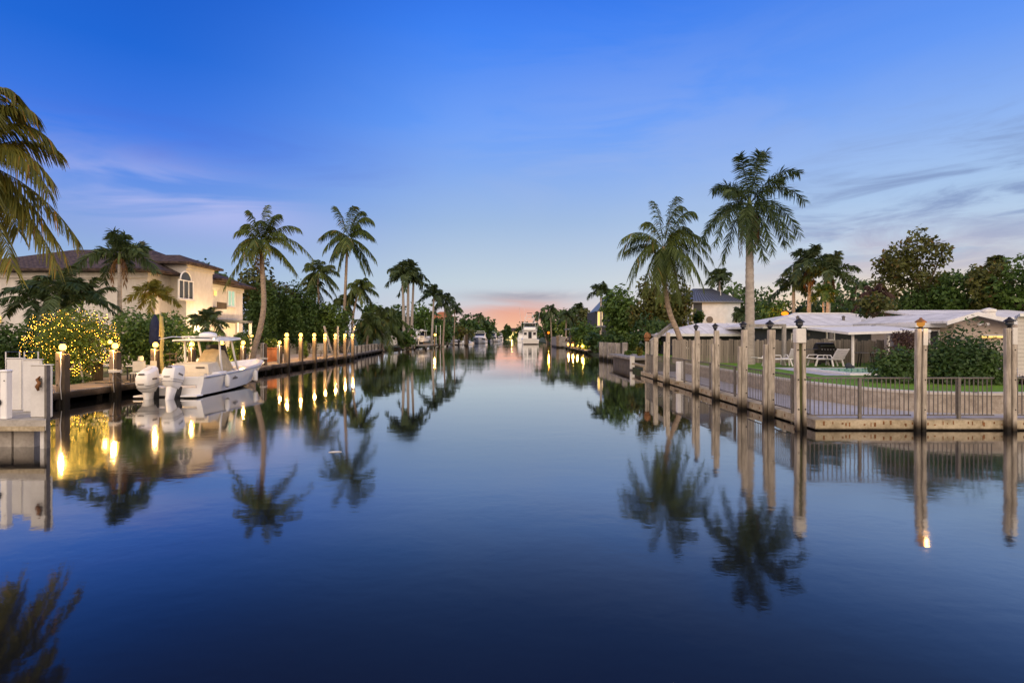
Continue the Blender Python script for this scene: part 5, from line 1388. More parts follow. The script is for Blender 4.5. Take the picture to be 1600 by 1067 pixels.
palm_px('slim dark palm on the far right bank', 905, 905, 483, 125, 16, .4, style='royal', n=13, seed=108, r0=.28, leaflets=20, ll=1.1, lw=.2, name='royal_palm', mat_f=M['frondfar'])
palm_px('bushy palm above the far right boat dock', 862, 860, 484, 140, 17, .4, style='coco', n=14, seed=109, r0=.28, leaflets=20, ll=1.2, lw=.22, mat_f=M['frondfar'])
palm_px('thin leaning palm behind the sport fishing yacht', 855, 843, 492, 165, 13, .4, style='coco', n=13, seed=110, r0=.3, leaflets=18, ll=1.3, lw=.24, mat_f=M['frondfar'])
palm_px('low coconut palm in the right bank tree row', 884, 885, 492, 115, 18, .4, style='coco', n=15, seed=111, r0=.28, leaflets=20, ll=1.1, lw=.2, mat_f=M['frondfar'])
palm_px('bronze tinged palm beside the large right tree', 1370, 1366, 460, 40, 30, .8, style='coco', n=14, seed=112, r0=.14, leaflets=26, ll=.6, lw=.09, mat_f=M['leafbrown'])
palm_px('thin trunked umbrella palm top at the far right tree line', 1556, 1556, 410, 44, 16, .8, style='royal', n=14, seed=113, r0=.1, leaflets=18, ll=.5, lw=.12, mat_f=M['leafolive'])

# ------------------------------------------------------------------ broadleaf trees and shrubs, left bank
tree_px('ornamental_tree', 'low round tree wrapped in yellow fairy lights beside the dock', 'tree', 46, 180, 480, 594, 22.0, .38, brk=.5, blobs=18, dens=1.0, m='leaflight', seed=3, size=.15, trunk_r=.08, ry=1.6, surf=.35)
tree_px('shrub', 'dense dark green bush behind the folded navy parasol', 'shrub', 172, 300, 472, 592, 25.2, .38, brk=.5, blobs=18, dens=1.5, m='leaf', seed=4, size=.19, trunk_r=.09, ry=1.8, stems=3)
tree_px('hedge', 'dark hedge below the house wall at far left', 'hedge', -40, 58, 500, 590, 25.5, .38, blobs=12, dens=1.0, m='leafdark', seed=5, size=.2, ry=1.2)
tree_px('shrub', 'dark leafy shrub under the arching palms before the house wall', 'shrub', 26, 112, 474, 580, 26.3, .38, blobs=15, dens=1.4, m='leaf', seed=146, size=.2, brk=.48)
tree_px('shrub', 'yellow lit shrub left of the curved coconut trunk', 'shrub', 345, 402, 512, 582, 31.0, .38, blobs=9, dens=1.0, m='leaflight', seed=6, size=.2, stems=3)
tree_px('shrub', 'dark shrub behind the white boat console', 'shrub', 286, 352, 512, 580, 30.0, .38, blobs=9, dens=1.0, m='leaf', seed=7, size=.2)
tree_px('shrub', 'low dark planting under the fairy light tree', 'shrub', 62, 170, 583, 606, 21.4, .38, blobs=12, dens=.8, m='leafdark', seed=8, size=.14, ry=.6, limbs=False)
tree_px('broadleaf_tree', 'dark rounded tree rising behind the right end of the house', 'tree', 305, 372, 398, 520, 58, .4, blobs=12, m='leaf', seed=9)
tree_px('broadleaf_tree', 'bronze leaved tree behind the curved coconut trunk', 'tree', 365, 452, 402, 530, 60, .4, blobs=13, m='leafolive', seed=10)
tree_px('broadleaf_tree', 'open twiggy tree left of the feathery palm', 'tree', 430, 492, 428, 530, 64, .4, blobs=11, dens=.6, m='leafbrown', seed=11)
for i, (a, b, t, Y, lb) in enumerate([(386, 410, 440, 57, 'narrow dark cypress immediately right of the house end'), (408, 432, 432, 56, 'narrow dark cypress right behind the curved trunk'), (430, 454, 445, 58, 'narrow dark cypress, third from the house end'), (452, 475, 425, 57.5, 'tallest narrow cypress of the left row'), (473, 497, 440, 58, 'narrow dark cypress before the feathery palm'), (495, 520, 462, 59, 'shortest narrow cypress at the right end of the row')]):
    tree_px('cypress_tree', lb, 'tree', a - 5, b + 5, t, 556, Y, .4, blobs=11, dens=1.15, m='leafdark', seed=20 + i, size=.34, ry=1.0, brk=.55, group='narrow cypresses behind the left dock', limbs=False, surf=.4)
tree_px('hedge', 'dense dark hedge filling behind the tall lit posts', 'hedge', 396, 556, 486, 556, 61, .4, blobs=24, dens=1.0, m='leafdark', seed=30, size=.4, ry=1.5)
tree_px('bamboo_palm', 'feathery light green clump above the lit posts', 'plant', 486, 552, 466, 545, 59.5, .4, blobs=14, dens=.8, m='leaflight', seed=31, size=.42, stems=5, brk=.36)
tree_px('broadleaf_tree', 'dark rounded tree behind the windblown palm', 'tree', 548, 612, 470, 545, 82, .4, blobs=12, m='leafdark', seed=32)
tree_px('broadleaf_tree', 'dark tree behind the young coconut palm', 'tree', 598, 650, 470, 540, 98, .4, blobs=11, m='leafdark', seed=33)
tree_px('broadleaf_tree', 'leafy green tree behind the boat on the lift', 'tree', 636, 690, 470, 538, 122, .4, blobs=12, m='leaf', seed=34)
tree_px('broadleaf_tree', 'bushy tree below the red roof', 'tree', 676, 722, 496, 538, 138, .4, blobs=11, m='leaf', seed=35)
tree_px('broadleaf_tree', 'broad dome shaped dark tree on the distant left bank', 'tree', 702, 752, 487, 540, 190, .4, blobs=13, m='leafdark', seed=36, brk=.5)
tree_px('broadleaf_tree', 'light green tree behind the cabin cruiser', 'tree', 728, 766, 500, 538, 200, .4, blobs=10, m='leaf', seed=37)
tree_px('broadleaf_tree', 'descending dark tree line left of the sunset gap', 'tree', 750, 782, 505, 534, 255, .4, blobs=12, m='leafdark', seed=38)
tree_px('broadleaf_tree', 'small round tree just left of the canal end', 'tree', 772, 794, 513, 531, 330, .4, blobs=9, m='leafdark', seed=39)
tree_px('broadleaf_tree', 'lone dark tree standing over the floodlit house', 'tree', 787, 801, 506, 528, 455, .4, blobs=8, m='leafdark', seed=40)
tree_px('shrub', 'yellow lit bush before the floodlit house', 'shrub', 796, 836, 517, 529, 452, .4, blobs=12, m='leaflight', seed=41, dens=.6)
tree_px('broadleaf_tree', 'dark tree behind the right side of the floodlit house', 'tree', 800, 834, 508, 526, 500, .4, blobs=10, m='leafdark', seed=42)
tree_px('shrub', 'leafy bush hiding the feet of the royal palm trio', 'shrub', 612, 656, 506, 546, 84, .4, blobs=11, m='leaf', seed=140, dens=1.2)
tree_px('broadleaf_tree', 'rounded tree between the royal palms and the red roof', 'tree', 655, 712, 500, 540, 118, .4, blobs=13, m='leaf', seed=141, dens=1.2)
tree_px('broadleaf_tree', 'spreading tree right of the red roof', 'tree', 694, 740, 502, 538, 160, .4, blobs=12, m='leafolive', seed=142, dens=1.2)
tree_px('broadleaf_tree', 'dark tall tree behind the cabin cruiser', 'tree', 730, 778, 496, 536, 215, .4, blobs=13, m='leafdark', seed=143, dens=1.2)
tree_px('shrub', 'dark bushy thicket under the porch of the dark gabled house', 'shrub', 888, 944, 498, 550, 74, .3, blobs=15, m='leaf', seed=144, dens=1.4, brk=.5)
tree_px('shrub', 'low leafy bank between grey piles and bamboo', 'shrub', 930, 985, 520, 556, 56, .3, blobs=14, m='leafdark', seed=145, dens=1.3, brk=.5)
# right bank
tree_px('broadleaf_tree', 'dark tree directly behind the sport fishing yacht', 'tree', 806, 846, 500, 534, 250, .4, blobs=11, m='leafdark', seed=43)
tree_px('broadleaf_tree', 'leafy tree between the yacht and the orange lit dock', 'tree', 832, 878, 482, 538, 165, .4, blobs=12, m='leaf', seed=44)
tree_px('broadleaf_tree', 'dense green tree above the concrete dock wall', 'tree', 858, 912, 478, 536, 128, .4, blobs=13, m='leaf', seed=45)
tree_px('broadleaf_tree', 'rounded tree over the low yellow dock lamps', 'tree', 893, 940, 480, 538, 108, .4, blobs=12, m='leafolive', seed=46)
tree_px('shrub', 'bronze bush hanging over the low yellow dock lamps', 'shrub', 880, 924, 524, 545, 90, .4, blobs=9, m='leafbrown', seed=47)
tree_px('shrub', 'dark bush left of the six grey piles', 'shrub', 908, 950, 510, 556, 66, .4, blobs=11, m='leafdark', seed=48)
tree_px('broadleaf_tree', 'tall rounded tree left in the bamboo thicket', 'tree', 932, 1004, 436, 548, 60, .4, blobs=18, brk=.48, dens=1.5, m='leaf', seed=49)
tree_px('bamboo_thicket', 'tall yellowish bamboo thicket behind the leaning coconut palm', 'bamboo', 980, 1050, 428, 550, 54, .4, blobs=20, m='leafolive', seed=50, stems=9, size=.40, dens=1.3, brk=.36, trunk_r=.06)
tree_px('broadleaf_tree', 'dark olive tree between bamboo and grey house', 'tree', 1026, 1086, 436, 548, 52, .4, blobs=16, brk=.48, dens=1.5, m='leafolive', seed=51)
tree_px('broadleaf_tree', 'dark understorey tree behind the slanting beam', 'tree', 985, 1062, 490, 556, 47, .5, blobs=13, m='leafdark', seed=52)
tree_px('shrub', 'round clipped light green shrub beside the six grey piles', 'shrub', 974, 1004, 514, 552, 45, .6, blobs=10, m='leaflight', seed=53, brk=.55, size=.26)
tree_px('shrub', 'small bright green bush at the foot of the grey piles', 'shrub', 974, 990, 544, 557, 41, .88, blobs=7, m='leaflight', seed=54, size=.22)
tree_px('shrub', 'straw coloured grass tuft next to the clipped shrub', 'plant', 992, 1008, 540, 556, 39.5, .88, blobs=8, m='frondgold', seed=55, size=.22)
tree_px('shrub', 'dark shrub against the grey house wall', 'shrub', 1082, 1104, 484, 508, 55, .6, blobs=8, m='leafdark', seed=56)
tree_px('broadleaf_tree', 'leafy tree row left under the orange street lamp', 'tree', 1176, 1232, 466, 514, 55, .6, blobs=13, m='leaf', seed=57)
tree_px('broadleaf_tree', 'leafy tree right of the orange street lamp', 'tree', 1226, 1300, 470, 512, 60, .6, blobs=13, m='leafdark', seed=58)
tree_px('broadleaf_tree', 'tree behind the dark house ridge', 'tree', 1290, 1350, 474, 510, 58, .6, blobs=11, m='leafdark', seed=59)
tree_px('broadleaf_tree', 'small spreading tree with bare lower twigs before the dark house roof', 'tree', 1330, 1400, 452, 500, 33.5, .8, blobs=12, m='leafolive', seed=60, dens=.75, brk=.36, size=.27)
tree_px('broadleaf_tree', 'tall airy tree with sky showing through its crown', 'tree', 1374, 1492, 352, 505, 42, .8, blobs=28, m='leafolive', seed=61, dens=.8, brk=.27, size=.36, trunk_r=.2, ry=3.0)
tree_px('broadleaf_tree', 'dark tree filling below the airy crown', 'tree', 1390, 1475, 446, 508, 40, .8, blobs=16, m='leafdark', seed=62, size=.32, dens=1.4, brk=.46)
tree_px('broadleaf_tree', 'leafy tree behind the beige house chimney side', 'tree', 1456, 1542, 412, 504, 38, .8, blobs=20, m='leaf', seed=63, brk=.36, size=.32, dens=1.05)
tree_px('broadleaf_tree', 'broad leaved tree above the beige gable', 'tree', 1508, 1590, 402, 504, 36, .8, blobs=20, m='leafolive', seed=64, brk=.34, size=.31, dens=1.0)
tree_px('broadleaf_tree', 'tall tree cut by the right edge of the picture', 'tree', 1556, 1660, 386, 504, 34, .8, blobs=22, m='leaf', seed=65, brk=.34, size=.31, dens=1.1)
tree_px('shrub', 'large dark glossy shrub behind the railing at right', 'shrub', 1434, 1574, 510, 640, 17.4, .8, brk=.56, blobs=22, m='leafdark', seed=66, size=.135, dens=1.7, ry=1.0, stems=3)
tree_px('shrub', 'lower dark shrub spreading left of the amber lamp pile', 'shrub', 1352, 1462, 538, 632, 17.8, .8, brk=.54, blobs=20, m='leafdark', seed=67, size=.14, dens=1.7, ry=.9, stems=3)
tree_px('shrub', 'twiggy bronze shrub behind the amber lamp pile', 'shrub', 1382, 1452, 513, 560, 21.5, .8, blobs=13, m='leafbrown', seed=68, size=.12, dens=.55, ry=.8, stems=3)
tree_px('shrub', 'sparse twiggy plant before the siding wall', 'shrub', 1590, 1640, 575, 620, 16.8, .8, blobs=7, m='leafbrown', seed=69, size=.10, dens=.5)
for i, (a, b, Y) in enumerate([(-330, 40, 75), (20, 330, 90), (1090, 1240, 95), (1230, 1420, 90), (1400, 1720, 75)]):
    tree_px('tree_belt', ['tree tops behind the far left of the house', 'distant tree line behind the brown roof', 'distant tree line behind the grey metal roof', 'distant tree line behind the dark palms', 'distant tree line behind the beige house'][i], 'trees', a, b, 432 if i > 1 else 424, 530, Y, .4, blobs=26, m='leafdark', seed=80 + i, dens=.55, ry=8, brk=.3)
for i, (xx, Y) in enumerate([(-26, 190), (-33, 240), (-22, 330), (24, 210), (22, 300), (19, 400)]):
    tree('broadleaf_tree', ['tree in the row behind the dome shaped tree', 'tree farther back on the left bank', 'tree near the left end of the canal', 'tree in the row right behind the yacht', 'tree farther back on the right bank', 'tree near the right end of the canal'][i], 'tree', (xx, Y, .4), 0, 5.2, 7.5, 4.8, blobs=12, m='leafdark', seed=90 + i)

def strand(root, line, bulbs):
    mb = MB().tube(line, .006, 3, False); nf = len(mb.f)
    for p, q in bulbs:
        mb.add([(p[0] + a * q, p[1] + b * q, p[2] + c * q) for a, b, c in ((1, 0, 0), (-1, 0, 0), (0, 1, 0), (0, -1, 0), (0, 0, 1), (0, 0, -1))], [(0, 2, 4), (2, 1, 4), (1, 3, 4), (3, 0, 4), (2, 0, 5), (1, 2, 5), (3, 1, 5), (0, 3, 5)])
    o = mb.build('light_strand', M['black'], root); o.data.materials.append(M['fairy'])
    o.data.polygons.foreach_set('material_index', [0] * nf + [1] * (len(o.data.polygons) - nf)); return o


# fairy lights: strands wound round the low tree, each bulb hanging on its cord
cx, Yc, czc, rx_, rz_ = X(113, 22), 22.0, Z(536, 22), 63 / F * 22, 50 / F * 22
rng = random.Random(77)
names = ['lowest', 'second lowest', 'third lowest', 'fourth lowest', 'middle', 'fifth highest', 'fourth highest', 'third highest', 'second highest', 'highest']
for k in range(10):
    v = -.72 + k * .17; pts = []; n = int(40 + 62 * math.sqrt(1 - v * v))
    for i in range(n):
        a = 2 * math.pi * i / n; rr = math.sqrt(max(.05, 1 - v * v)) * (1.0 + .10 * math.sin(a * 3 + k) + rng.uniform(-.05, .05))
        pts.append((cx + math.cos(a) * rr * rx_ * .93, Yc + math.sin(a) * rr * 1.42, czc + (v + .13 * math.sin(a * 2 + k * 1.7) + .06 * math.sin(a * 7 + k * 2.3) + rng.uniform(-.10, .10)) * rz_))
    r = thing('fairy_light_string', f'{names[k]} loop of yellow fairy lights wound round the low tree', 'fairy lights', (cx, Yc, czc), 0, 'fairy light loops on the low tree')
    loc = [(p[0] - cx, p[1] - Yc, p[2] - czc) for p in pts]
    strand(r, loc + [loc[0]], [(p, rng.choice((.006, .008, .010, .014))) for p in loc if rng.random() < .93])
    if k % 2:                                     # the strand's own light on the leaves round it
        for a in (.6, 2.6, 4.4, 5.4): point(r, (math.cos(a) * rx_ * .62 * math.sqrt(1 - v * v), math.sin(a) * .95 * math.sqrt(1 - v * v), v * rz_ * .9), 5, (1, .58, .10), .45)
r = thing('fairy_light_string', 'short coil of fairy lights around the trunk of the low tree', 'fairy lights', (X(120, 21.7), 21.7, .4), 0, 'fairy light loops on the low tree')
loc = [(.16 * math.cos(i * .9), .16 * math.sin(i * .9), .1 + i * .02) for i in range(44)]
strand(r, loc, [(p, .014) for p in loc])
# ------------------------------------------------------------------ smaller things, left bank
for dx, lb in ((-.45, 'left wooden prop leaning against the fairy light tree'), (.5, 'right wooden prop leaning against the fairy light tree')):
    s = thing('tree_prop', lb, 'prop', (X(118, 21.5) + dx, 21.3, .39)); MB().bar((0, 0, 0), (-dx * .85, .3, .95), .06).build('stake', M['beam'], s)
    MB().box((0, 0, .02), (.14, .14, .05)).build('peg', M['post'], s)
s = thing('parasol', 'folded navy parasol standing behind a lit dock post', 'parasol', (X(242, 23.6), 23.6, .39))
MB().tube([(0, 0, 0), (0, 0, 2.95)], .028, 8).build('pole', M['alu'], s)
MB().lathe([(.20, .05), (.26, 0), (.26, .07), (.03, .12)], n=14).build('base', M['black'], s)
rings = []
for z, r in ((1.55, .15), (1.75, .19), (2.1, .18), (2.5, .16), (2.75, .12), (2.9, .07), (3.0, .02)):
    rings.append([((r * (1 + .22 * (k % 2))) * math.cos(2 * math.pi * k / 16), (r * (1 + .22 * (k % 2))) * math.sin(2 * math.pi * k / 16), z) for k in range(16)])
MB().loft(rings).build('canopy', M['navy'], s, 1)
s = thing('bamboo_pole', 'tall yellowish bamboo pole standing between parasol and boat top', 'pole', (X(253, 22.2), 22.2, .39))
MB().tube([(.02 * math.sin(i), 0, i * .26) for i in range(12)], [.065 if i % 3 else .075 for i in range(12)], 8).build('cane', M['bamboo'], s, 1)
MB().tube([(-.09, .02, 2.0), (-.08, .02, 2.95)], .035, 6).build('side_cane', M['bamboo'], s, 1)
s = thing('outdoor_kitchen', 'low dark outdoor counter with cream side panel behind the dock', 'counter', (X(208, 26), 23.0, .39))
MB().box((0, 0, .42), (1.3, .6, .84), bev=.02).build('cabinet', M['postdark'], s); MB().box((0, 0, .87), (1.4, .7, .05), bev=.01).build('worktop', M['offwhite'], s); MB().box((.35, -.31, .45), (.5, .02, .6)).build('panel', M['cushion'], s)
def dining_chair(label, loc, rz):
    r = thing('dining_chair', label, 'chair', loc, rz, 'slim chairs on the left terrace')
    MB().box((0, 0, .45), (.45, .45, .05)).build('seat', M['cushion'], r); MB().box((0, .22, .72), (.45, .04, .42)).build('backrest', M['cushion'], r)
    for sx in (-.2, .2):
        for sy in (-.2, .2): MB().box((sx, sy, .21), (.03, .03, .43)).build('leg', M['black'], r)
    return r
dining_chair('slim chair beside the low dark counter', (X(215, 21.6), 21.6, .40), .4); dining_chair('slim chair just left of the third lit post', (X(231, 21.8), 21.8, .40), -.5)
s = thing('side_table', 'small table with glass lantern on the terrace behind the outboards', 'table', (X(222, 22.4), 22.4, .40))
MB().box((0, 0, .70), (1.0, .6, .04)).build('tabletop', M['offwhite'], s)
for sx in (-.45, .45):
    for sy in (-.25, .25): MB().box((sx, sy, .34), (.04, .04, .68)).build('leg', M['black'], s)
s = thing('candle_lantern', 'small lamp with cream shade on the terrace table', 'lamp', (X(220, 22.4), 22.4, 1.12)); MB().lathe([(.07, 0), (.07, .02), (.02, .03), (.02, .2)], n=10).build('stand', M['black'], s); MB().lathe([(.12, .2), (.09, .4)], n=12).build('shade', M['cushion'], s)
s = thing('shelf_rack', 'open plant stand with lit shelves behind the boat stern', 'shelf', (X(268, 24.4), 24.4, .40))
for z in (.25, .55, .85, 1.15): MB().box((0, 0, z), (.34, .3, .04)).build('shelf', M['post'], s)
for sx in (-.15, .15): MB().box((sx, .1, .62), (.03, .03, 1.24)).build('upright', M['post'], s)
for i, (px, Y, z, pw, lb) in enumerate([(172, 21.9, 2.05, 18, 'orange wall lantern glowing right beside the fairy light tree'), (352, 30.5, 1.0, 110, 'garden uplight glowing in the yellow lit shrub'), (394, 40.5, 2.3, 14, 'right lamp of the pair under the house end'), (388, 40.5, 2.25, 12, 'left lamp of the pair under the house end'), (371, 36, 2.0, 8, 'small lamp in the dark planting before the house end')]):
    s = thing('garden_lamp', lb, 'lamp', (X(px, Y), Y, z if i != 1 else .39))
    MB().tube([(0, 0, .38 - z if i != 1 else 0), (0, 0, 0 if i != 1 else .5)], .03, 6).build('stem', M['black'], s)
    MB().ball((0, 0, .1 if i != 1 else .58), .085, 10, 8).build('globe', M['bulb'], s, 1); point(s, (.0, -.28, .12 if i != 1 else .75), pw, (1, .55, .13), .08)
for i, (px, Y, pw, lb) in enumerate([(172, 31.5, 90, 'ground uplight at the foot of the palm before the house wall'), (232, 28.4, 100, 'ground uplight under the small golden palm'), (270, 33.0, 240, 'ground uplight washing the arched window wall'), (345, 38.0, 240, 'ground uplight washing the far end of the house wall')]):
    s = thing('ground_spot', lb, 'lamp', (X(px, Y), Y, .38), 0, 'ground uplights round the house')
    MB().lathe([(.09, 0), (.10, .12), (.07, .2)], n=12).build('housing', M['black'], s, 40); MB().lathe([(.06, .2), (.065, .215), (.01, .225)], n=12).build('lens', M['bulb'], s, 1)
    l = point(s, (0, 0, .36), pw, (1, .66, .28), .08)
# terrace of the tall lit posts
s = thing('plant_pot', 'large terracotta pot on the terrace left of the tall lit posts', 'pot', (X(424, 39), 39, .40))
MB().lathe([(.45, 0), (.62, .35), (.66, .75), (.58, 1.0), (.66, 1.06), (.64, 1.12), (.5, 1.1)], n=18).build('pot_body', M['terracotta'], s, 40)
tree('shrub', 'small lit shrub growing in the terracotta pot', 'plant', (X(424, 39), 39, 1.4), 0, .55, .6, .5, blobs=7, m='leaflight', seed=201, size=.24)
tree('shrub', 'small conical evergreen between the second and third tall lit posts', 'shrub', (X(477, 44), 44, .40), 0, .75, .42, .85, blobs=9, m='leaflight', seed=202, size=.22)
def lounger(label, loc, rz, m='white', group='white loungers beside the pool', up=.75):
    r = thing('sun_lounger', label, 'sun lounger', loc, rz, group)
    MB().box((.25, 0, .36), (1.25, .62, .06), bev=.015).build('seat', M[m], r)
    A = Matrix.Rotation(up, 4, 'Y'); mb = MB()
    for k in range(6): mb.box((-.38 - .115 * k * math.cos(up), 0, .39 + .115 * k * math.sin(up)), (.095, .60, .035), M=Matrix.Rotation(up, 4, 'Y'))
    for sy in (-.29, .29): mb.bar((-.36, sy, .38), (-.36 - .66 * math.cos(up), sy, .38 + .66 * math.sin(up)), .05)
    mb.build('backrest', M[m], r)
    for sx in (-.30, .75):
        for sy in (-.27, .27): MB().bar((sx, sy, .34), (sx + (.12 if sx > 0 else -.12), sy * 1.05, 0), .06).build('leg', M[m], r)
    for sy in (-.33, .33): MB().tube([(.25, sy, .36), (.2, sy, .56), (-.3, sy, .56), (-.42, sy, .4)], .026, 6).build('armrest', M[m], r)
    return r
for i, px in enumerate((486, 496, 503, 513)):
    lounger(['leftmost grey lounger behind the tall lit posts', 'grey lounger between second and third tall lit posts', 'grey lounger behind the third tall lit post', 'rightmost grey lounger behind the tall lit posts'][i], (X(px, 50), 49.5 + .3 * i, .40), R(200), 'rail', 'grey loungers on the left terrace', .7)
for i, (dx, lean) in enumerate(((0, -.9), (.9, .0), (2.4, .9))):
    s = thing('timber_prop', ['left slanting pole behind the fifth tall lit post', 'upright middle pole behind the fifth tall lit post', 'right slanting pole next to the sixth tall lit post'][i], 'pole', (X(523, 52) + dx * .55, 51.5, .4)); MB().bar((0, 0, 0), (lean, 0, 3.0), .15).build('timber', M['greypost'], s)
    MB().box((0, 0, .04), (.3, .3, .08)).build('foot', M['post'], s)
s = thing('low_wall', 'low pale wall across the terrace before the hedge', 'wall', (X(446, 58), 58.2, .40)); MB().box((0, 0, .55), (9.5, .25, 1.1)).build('wall_body', M['concrete'], s); MB().box((0, 0, 1.13), (9.6, .34, .06)).build('coping', M['walk'], s)
s = thing('dock_light', 'yellow lamp glowing beside the boat lift', 'lamp', (X(681, 102), 101, .4)); MB().tube([(0, 0, 0), (0, 0, 2.1)], .06, 6).build('stem', M['black'], s); MB().ball((0, 0, 2.25), .22, 10, 8).build('globe', M['bulb'], s, 1); point(s, (0, -.6, 2.3), 260, (1, .55, .1), .1)
s = thing('dock_light', 'small yellow lamp right of the white dock box chairs', 'lamp', (X(631, 92), 91, .4)); MB().tube([(0, 0, 0), (0, 0, 1.1)], .06, 6).build('stem', M['black'], s); MB().ball((0, 0, 1.25), .16, 10, 8).build('globe', M['bulb'], s, 1); point(s, (0, -.5, 1.3), 70, (1, .5, .1), .1)
s = thing('dock_light', 'orange lamp glowing at the bow of the far right dock', 'lamp', (X(857, 125), 125, .2)); MB().tube([(0, 0, 0), (0, 0, 2.8)], .07, 6).build('stem', M['black'], s); MB().ball((0, 0, 3.0), .28, 10, 8).build('globe', M['sodium'], s, 1); point(s, (0, -.7, 3.0), 420, (1, .45, .06), .1)
s = thing('garden_statue', 'white heron shaped figure left of the young coconut palm', 'statue', (X(575, 76), 75.6, .4))
MB().tube([(0, 0, 0), (0, 0, 1.3)], .06, 6).build('stand', M['greypost'], s); MB().tube([(0, 0, 1.2), (.2, 0, 1.9), (.1, 0, 2.6), (.5, 0, 2.9), (1.0, 0, 3.0)], [.12, .2, .12, .16, .03], 8).build('body', M['offwhite'], s, 1)

# ------------------------------------------------------------------ dock corner at the left edge
s = thing('dock', 'concrete dock corner with rust stained edge at the left edge', 'dock', (-12, 11.6, 0))
ya, yb = 10.8, 12.8; xa, xb = X(72, ya) + 12, X(71, yb) + 12
MB().prism([(-7, ya - 11.6, .41), (xa, ya - 11.6, .41), (xb, yb - 11.6, .41), (-7, yb - 11.6, .41)], (0, 0, .22)).build('slab', M['concrete'], s, 30)
MB().prism([(-7, ya - 11.605, .40), (xa - .02, ya - 11.605, .40), (xa - .02, ya - 11.62, .40), (-7, ya - 11.62, .40)], (0, 0, .10)).build('stained_edge', M['cap'], s)
for x, w in ((X(44, 11.2) + 12, .44), (X(14, 11.2) + 12, .30), (-1.6, .42)): MB().box((x, -.3, -.2), (w, .4, 1.20)).build('piling', M['concrete'], s)
MB().box((X(68.5, 11.0) + 12, -.6, -.25), (.09, .10, 1.32), bev=.01).build('guide_pole', M['plaster'], s)
MB().box((X(74, 11.0) + 12, -.6, .65), (.05, .09, 2.25)).build('guide_channel', M['rail'], s)
def dock_board(label, x, y, w, d, z0, z1, m='plaster', group='white panels on the left dock corner'):
    r = thing('storage_bin', label, 'panel', (x, y, z0), 0, group)
    MB().box((0, 0, (z1 - z0) / 2), (w, d, z1 - z0), bev=.02).build('panel', M[m], r, 30); MB().box((w / 2 - .05, -d / 2 - .006, (z1 - z0) / 2), (.035, .012, (z1 - z0) * .96)).build('seam_strip', M['offwhite'], r)
    MB().box((0, 0, z1 - z0 + .012), (w + .03, d + .03, .024), bev=.008).build('top_edge', M['offwhite'], r, 30)
    return r
dock_board('widest white panel with a cleat hanging on it', X(55, 11.0), 11.15, .47, .05, .632, 1.76)
dock_board('white panel set back behind the cleat panel', X(22, 11.5), 11.95, .44, .05, .632, 1.84)
dock_board('white panel half cut by the left edge', X(-2, 11.8), 12.2, .40, .05, .632, 1.86)
s = thing('gate_post', 'narrow white post with round ring in front of the dock panels', 'post', (X(6, 10.9), 10.95, .632))
MB().box((0, 0, .5), (.14, .14, 1.0), bev=.012).build('shaft', M['white'], s, 30); MB().box((0, 0, 1.02), (.17, .17, .06), bev=.02).build('post_cap', M['white'], s, 30)
MB().tube([(-.1 + .07 * math.cos(a), -.09, .36 + .07 * math.sin(a)) for a in [2 * math.pi * k / 12 for k in range(13)]], .014, 6, False).build('ring', M['black'], s, 1)
MB().box((.03, -.075, .82), (.02, .01, .02)).build('bolt', M['black'], s)
s = thing('rope_cleat', 'rusty cleat with coiled line hanging on the white panel', 'cleat', (X(56, 11), 11.11, 1.36))
MB().tube([(.02, -.03, .17), (-.03, -.05, .1), (.03, -.06, .03), (-.02, -.06, -.05), (.0, -.05, -.14)], [.012, .03, .034, .04, .02], 8).build('line', M['rust'], s, 1)
MB().box((.0, -.012, .03), (.05, .03, .2)).build('plate', M['rail'], s)
for i, px in enumerate((20, 49)):
    Y = 12.6; s = thing('handrail', ['left small metal hoop rail showing over the dock panels', 'right small metal hoop rail showing over the dock panels'][i], 'handrail', (X(px, Y), Y, .632))
    mb = MB().tube([(-.17, 0, -.1), (-.17, 0, 1.38), (.17, 0, 1.38), (.17, 0, -.1)], .018, 6); mb.build('hoop', M['steel'], s); MB().tube([(-.17, 0, 1.15), (.17, 0, 1.15)], .014, 6).build('crossbar', M['steel'], s)

# ------------------------------------------------------------------ right garden
for i, (px, rz, Y) in enumerate([(1208, R(5), 26.4), (1238, R(80), 26.9), (1279, R(10), 26.6), (1301, R(95), 26.4)]):
    lounger(['white lounger lying flat left of the corner pile', 'white lounger with raised back half hidden by the corner pile', 'white lounger lying flat before the barbecue', 'white lounger with raised back right of the barbecue'][i], (X(px, Y), Y, .855), rz, 'plaster', up=.9 if i % 2 else .1)
g = thing('barbecue', 'black gas barbecue with lid and row of knobs before the board fence', 'barbecue', (X(1288, 28.4), 28.4, .80))
MB().box((0, 0, .45), (.85, .5, .7), bev=.02).build('cabinet', M['black'], g, 30); MB().box((0, -.02, .86), (1.0, .56, .12), bev=.02).build('firebox', M['black'], g, 30)
MB().loft([[(-.48, -.26 + .52 * i / 8, .92 + .30 * math.sin(math.pi * i / 8)) for i in range(9)], [(.48, -.26 + .52 * i / 8, .92 + .30 * math.sin(math.pi * i / 8)) for i in range(9)]]).build('lid', M['black'], g, 40)
MB().tube([(-.35, -.27, 1.05), (-.35, -.31, 1.06), (.35, -.31, 1.06), (.35, -.27, 1.05)], .014, 6).build('handle', M['steel'], g)
for i in range(5): MB().tube([(-.32 + i * .16, -.29, .86), (-.32 + i * .16, -.34, .86)], .03, 8).build('knob', M['steel'], g)
for sx in (-1, 1): MB().box((sx * .72, 0, .86), (.40, .46, .04)).build('side_shelf', M['rail'], g)
for sx in (-.36, .36): MB().tube([(sx, -.2, .07), (sx, .2, .07)], .07, 10).build('wheel', M['dark'], g)
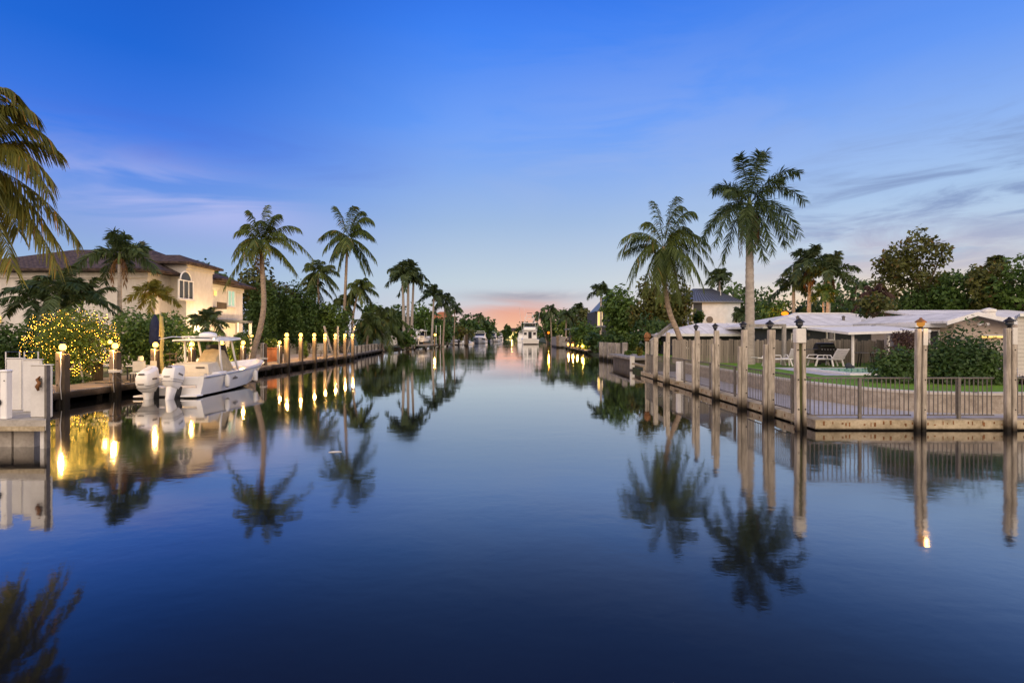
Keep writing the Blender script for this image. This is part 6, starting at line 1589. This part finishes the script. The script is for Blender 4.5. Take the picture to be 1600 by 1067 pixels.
p = thing('garden_ball', 'dark round ball lying on the pool deck', 'ball', (X(1326, 24.6), 24.6, .812)); MB().ball((0, 0, .15), .15, 12, 8).build('ball_skin', M['darkwall'], p, 1)
MB().ball((.2, .02, .09), .09, 10, 6).build('ball_stub', M['darkwall'], p, 1)
t = thing('patio_table', 'dark patio table in the shade under the white patio cover', 'table', (X(1353, 26.6), 26.6, .80))
MB().lathe([(.6, .70), (.62, .72), (.6, .74)], n=20).build('tabletop', M['rail'], t); 
for a in range(4): MB().bar((.35 * math.cos(a * 1.57), .35 * math.sin(a * 1.57), .7), (.45 * math.cos(a * 1.57), .45 * math.sin(a * 1.57), 0), .04).build('leg', M['black'], t)
s = thing('street_lamp', 'orange glowing street lamp above the low roofs', 'street lamp', (X(1226, 52), 52, .5))
MB().tube([(0, 0, 0), (0, 0, 4.0), (0, -.05, 4.05)], .06, 8).build('pole', M['rail'], s); MB().lathe([(.05, 0), (.30, .12), (.31, .3), (.09, .44)], (0, -.05, 3.95), 12).build('lamp_head', M['sodium'], s, 1)
point(s, (0, -.6, 4.1), 900, (1, .36, .04), .1)
point(s, (.3, .4, 3.6), 300, (1, .36, .04), .1)
l = thing('carport_lamp', 'warm strip lamp under the beige house eave behind the dark shrub', 'lamp', (X(1552, 25.9), 25.9, 2.36)); MB().box((0, 0, 0), (1.1, .05, .10)).build('tube_glass', M['litwarm'], l); MB().box((0, .0, .08), (1.2, .09, .06)).build('housing', M['fascia'], l)

# ------------------------------------------------------------------ drifting leaves and foam specks on the water
rng = random.Random(99)
for i, (px, py, sz) in enumerate([(524, 706, .13)]):
    Y = EYE * F / (py - HZ)
    s = thing('floating_leaf', ['pale palm sheath floating left of mid channel', 'small pale leaf floating nearest the left', 'tiny leaf floating nearest the camera in mid channel'][i], 'leaf', (X(px, Y), Y, .003), .1)
    MB().prism([(-sz, -.2 * sz, 0), (-sz * .3, -.35 * sz, 0), (sz, -.1 * sz, 0), (sz * .4, .35 * sz, 0), (-sz * .6, .3 * sz, 0)], (0, 0, .008)).build('blade', M['offwhite'], s)
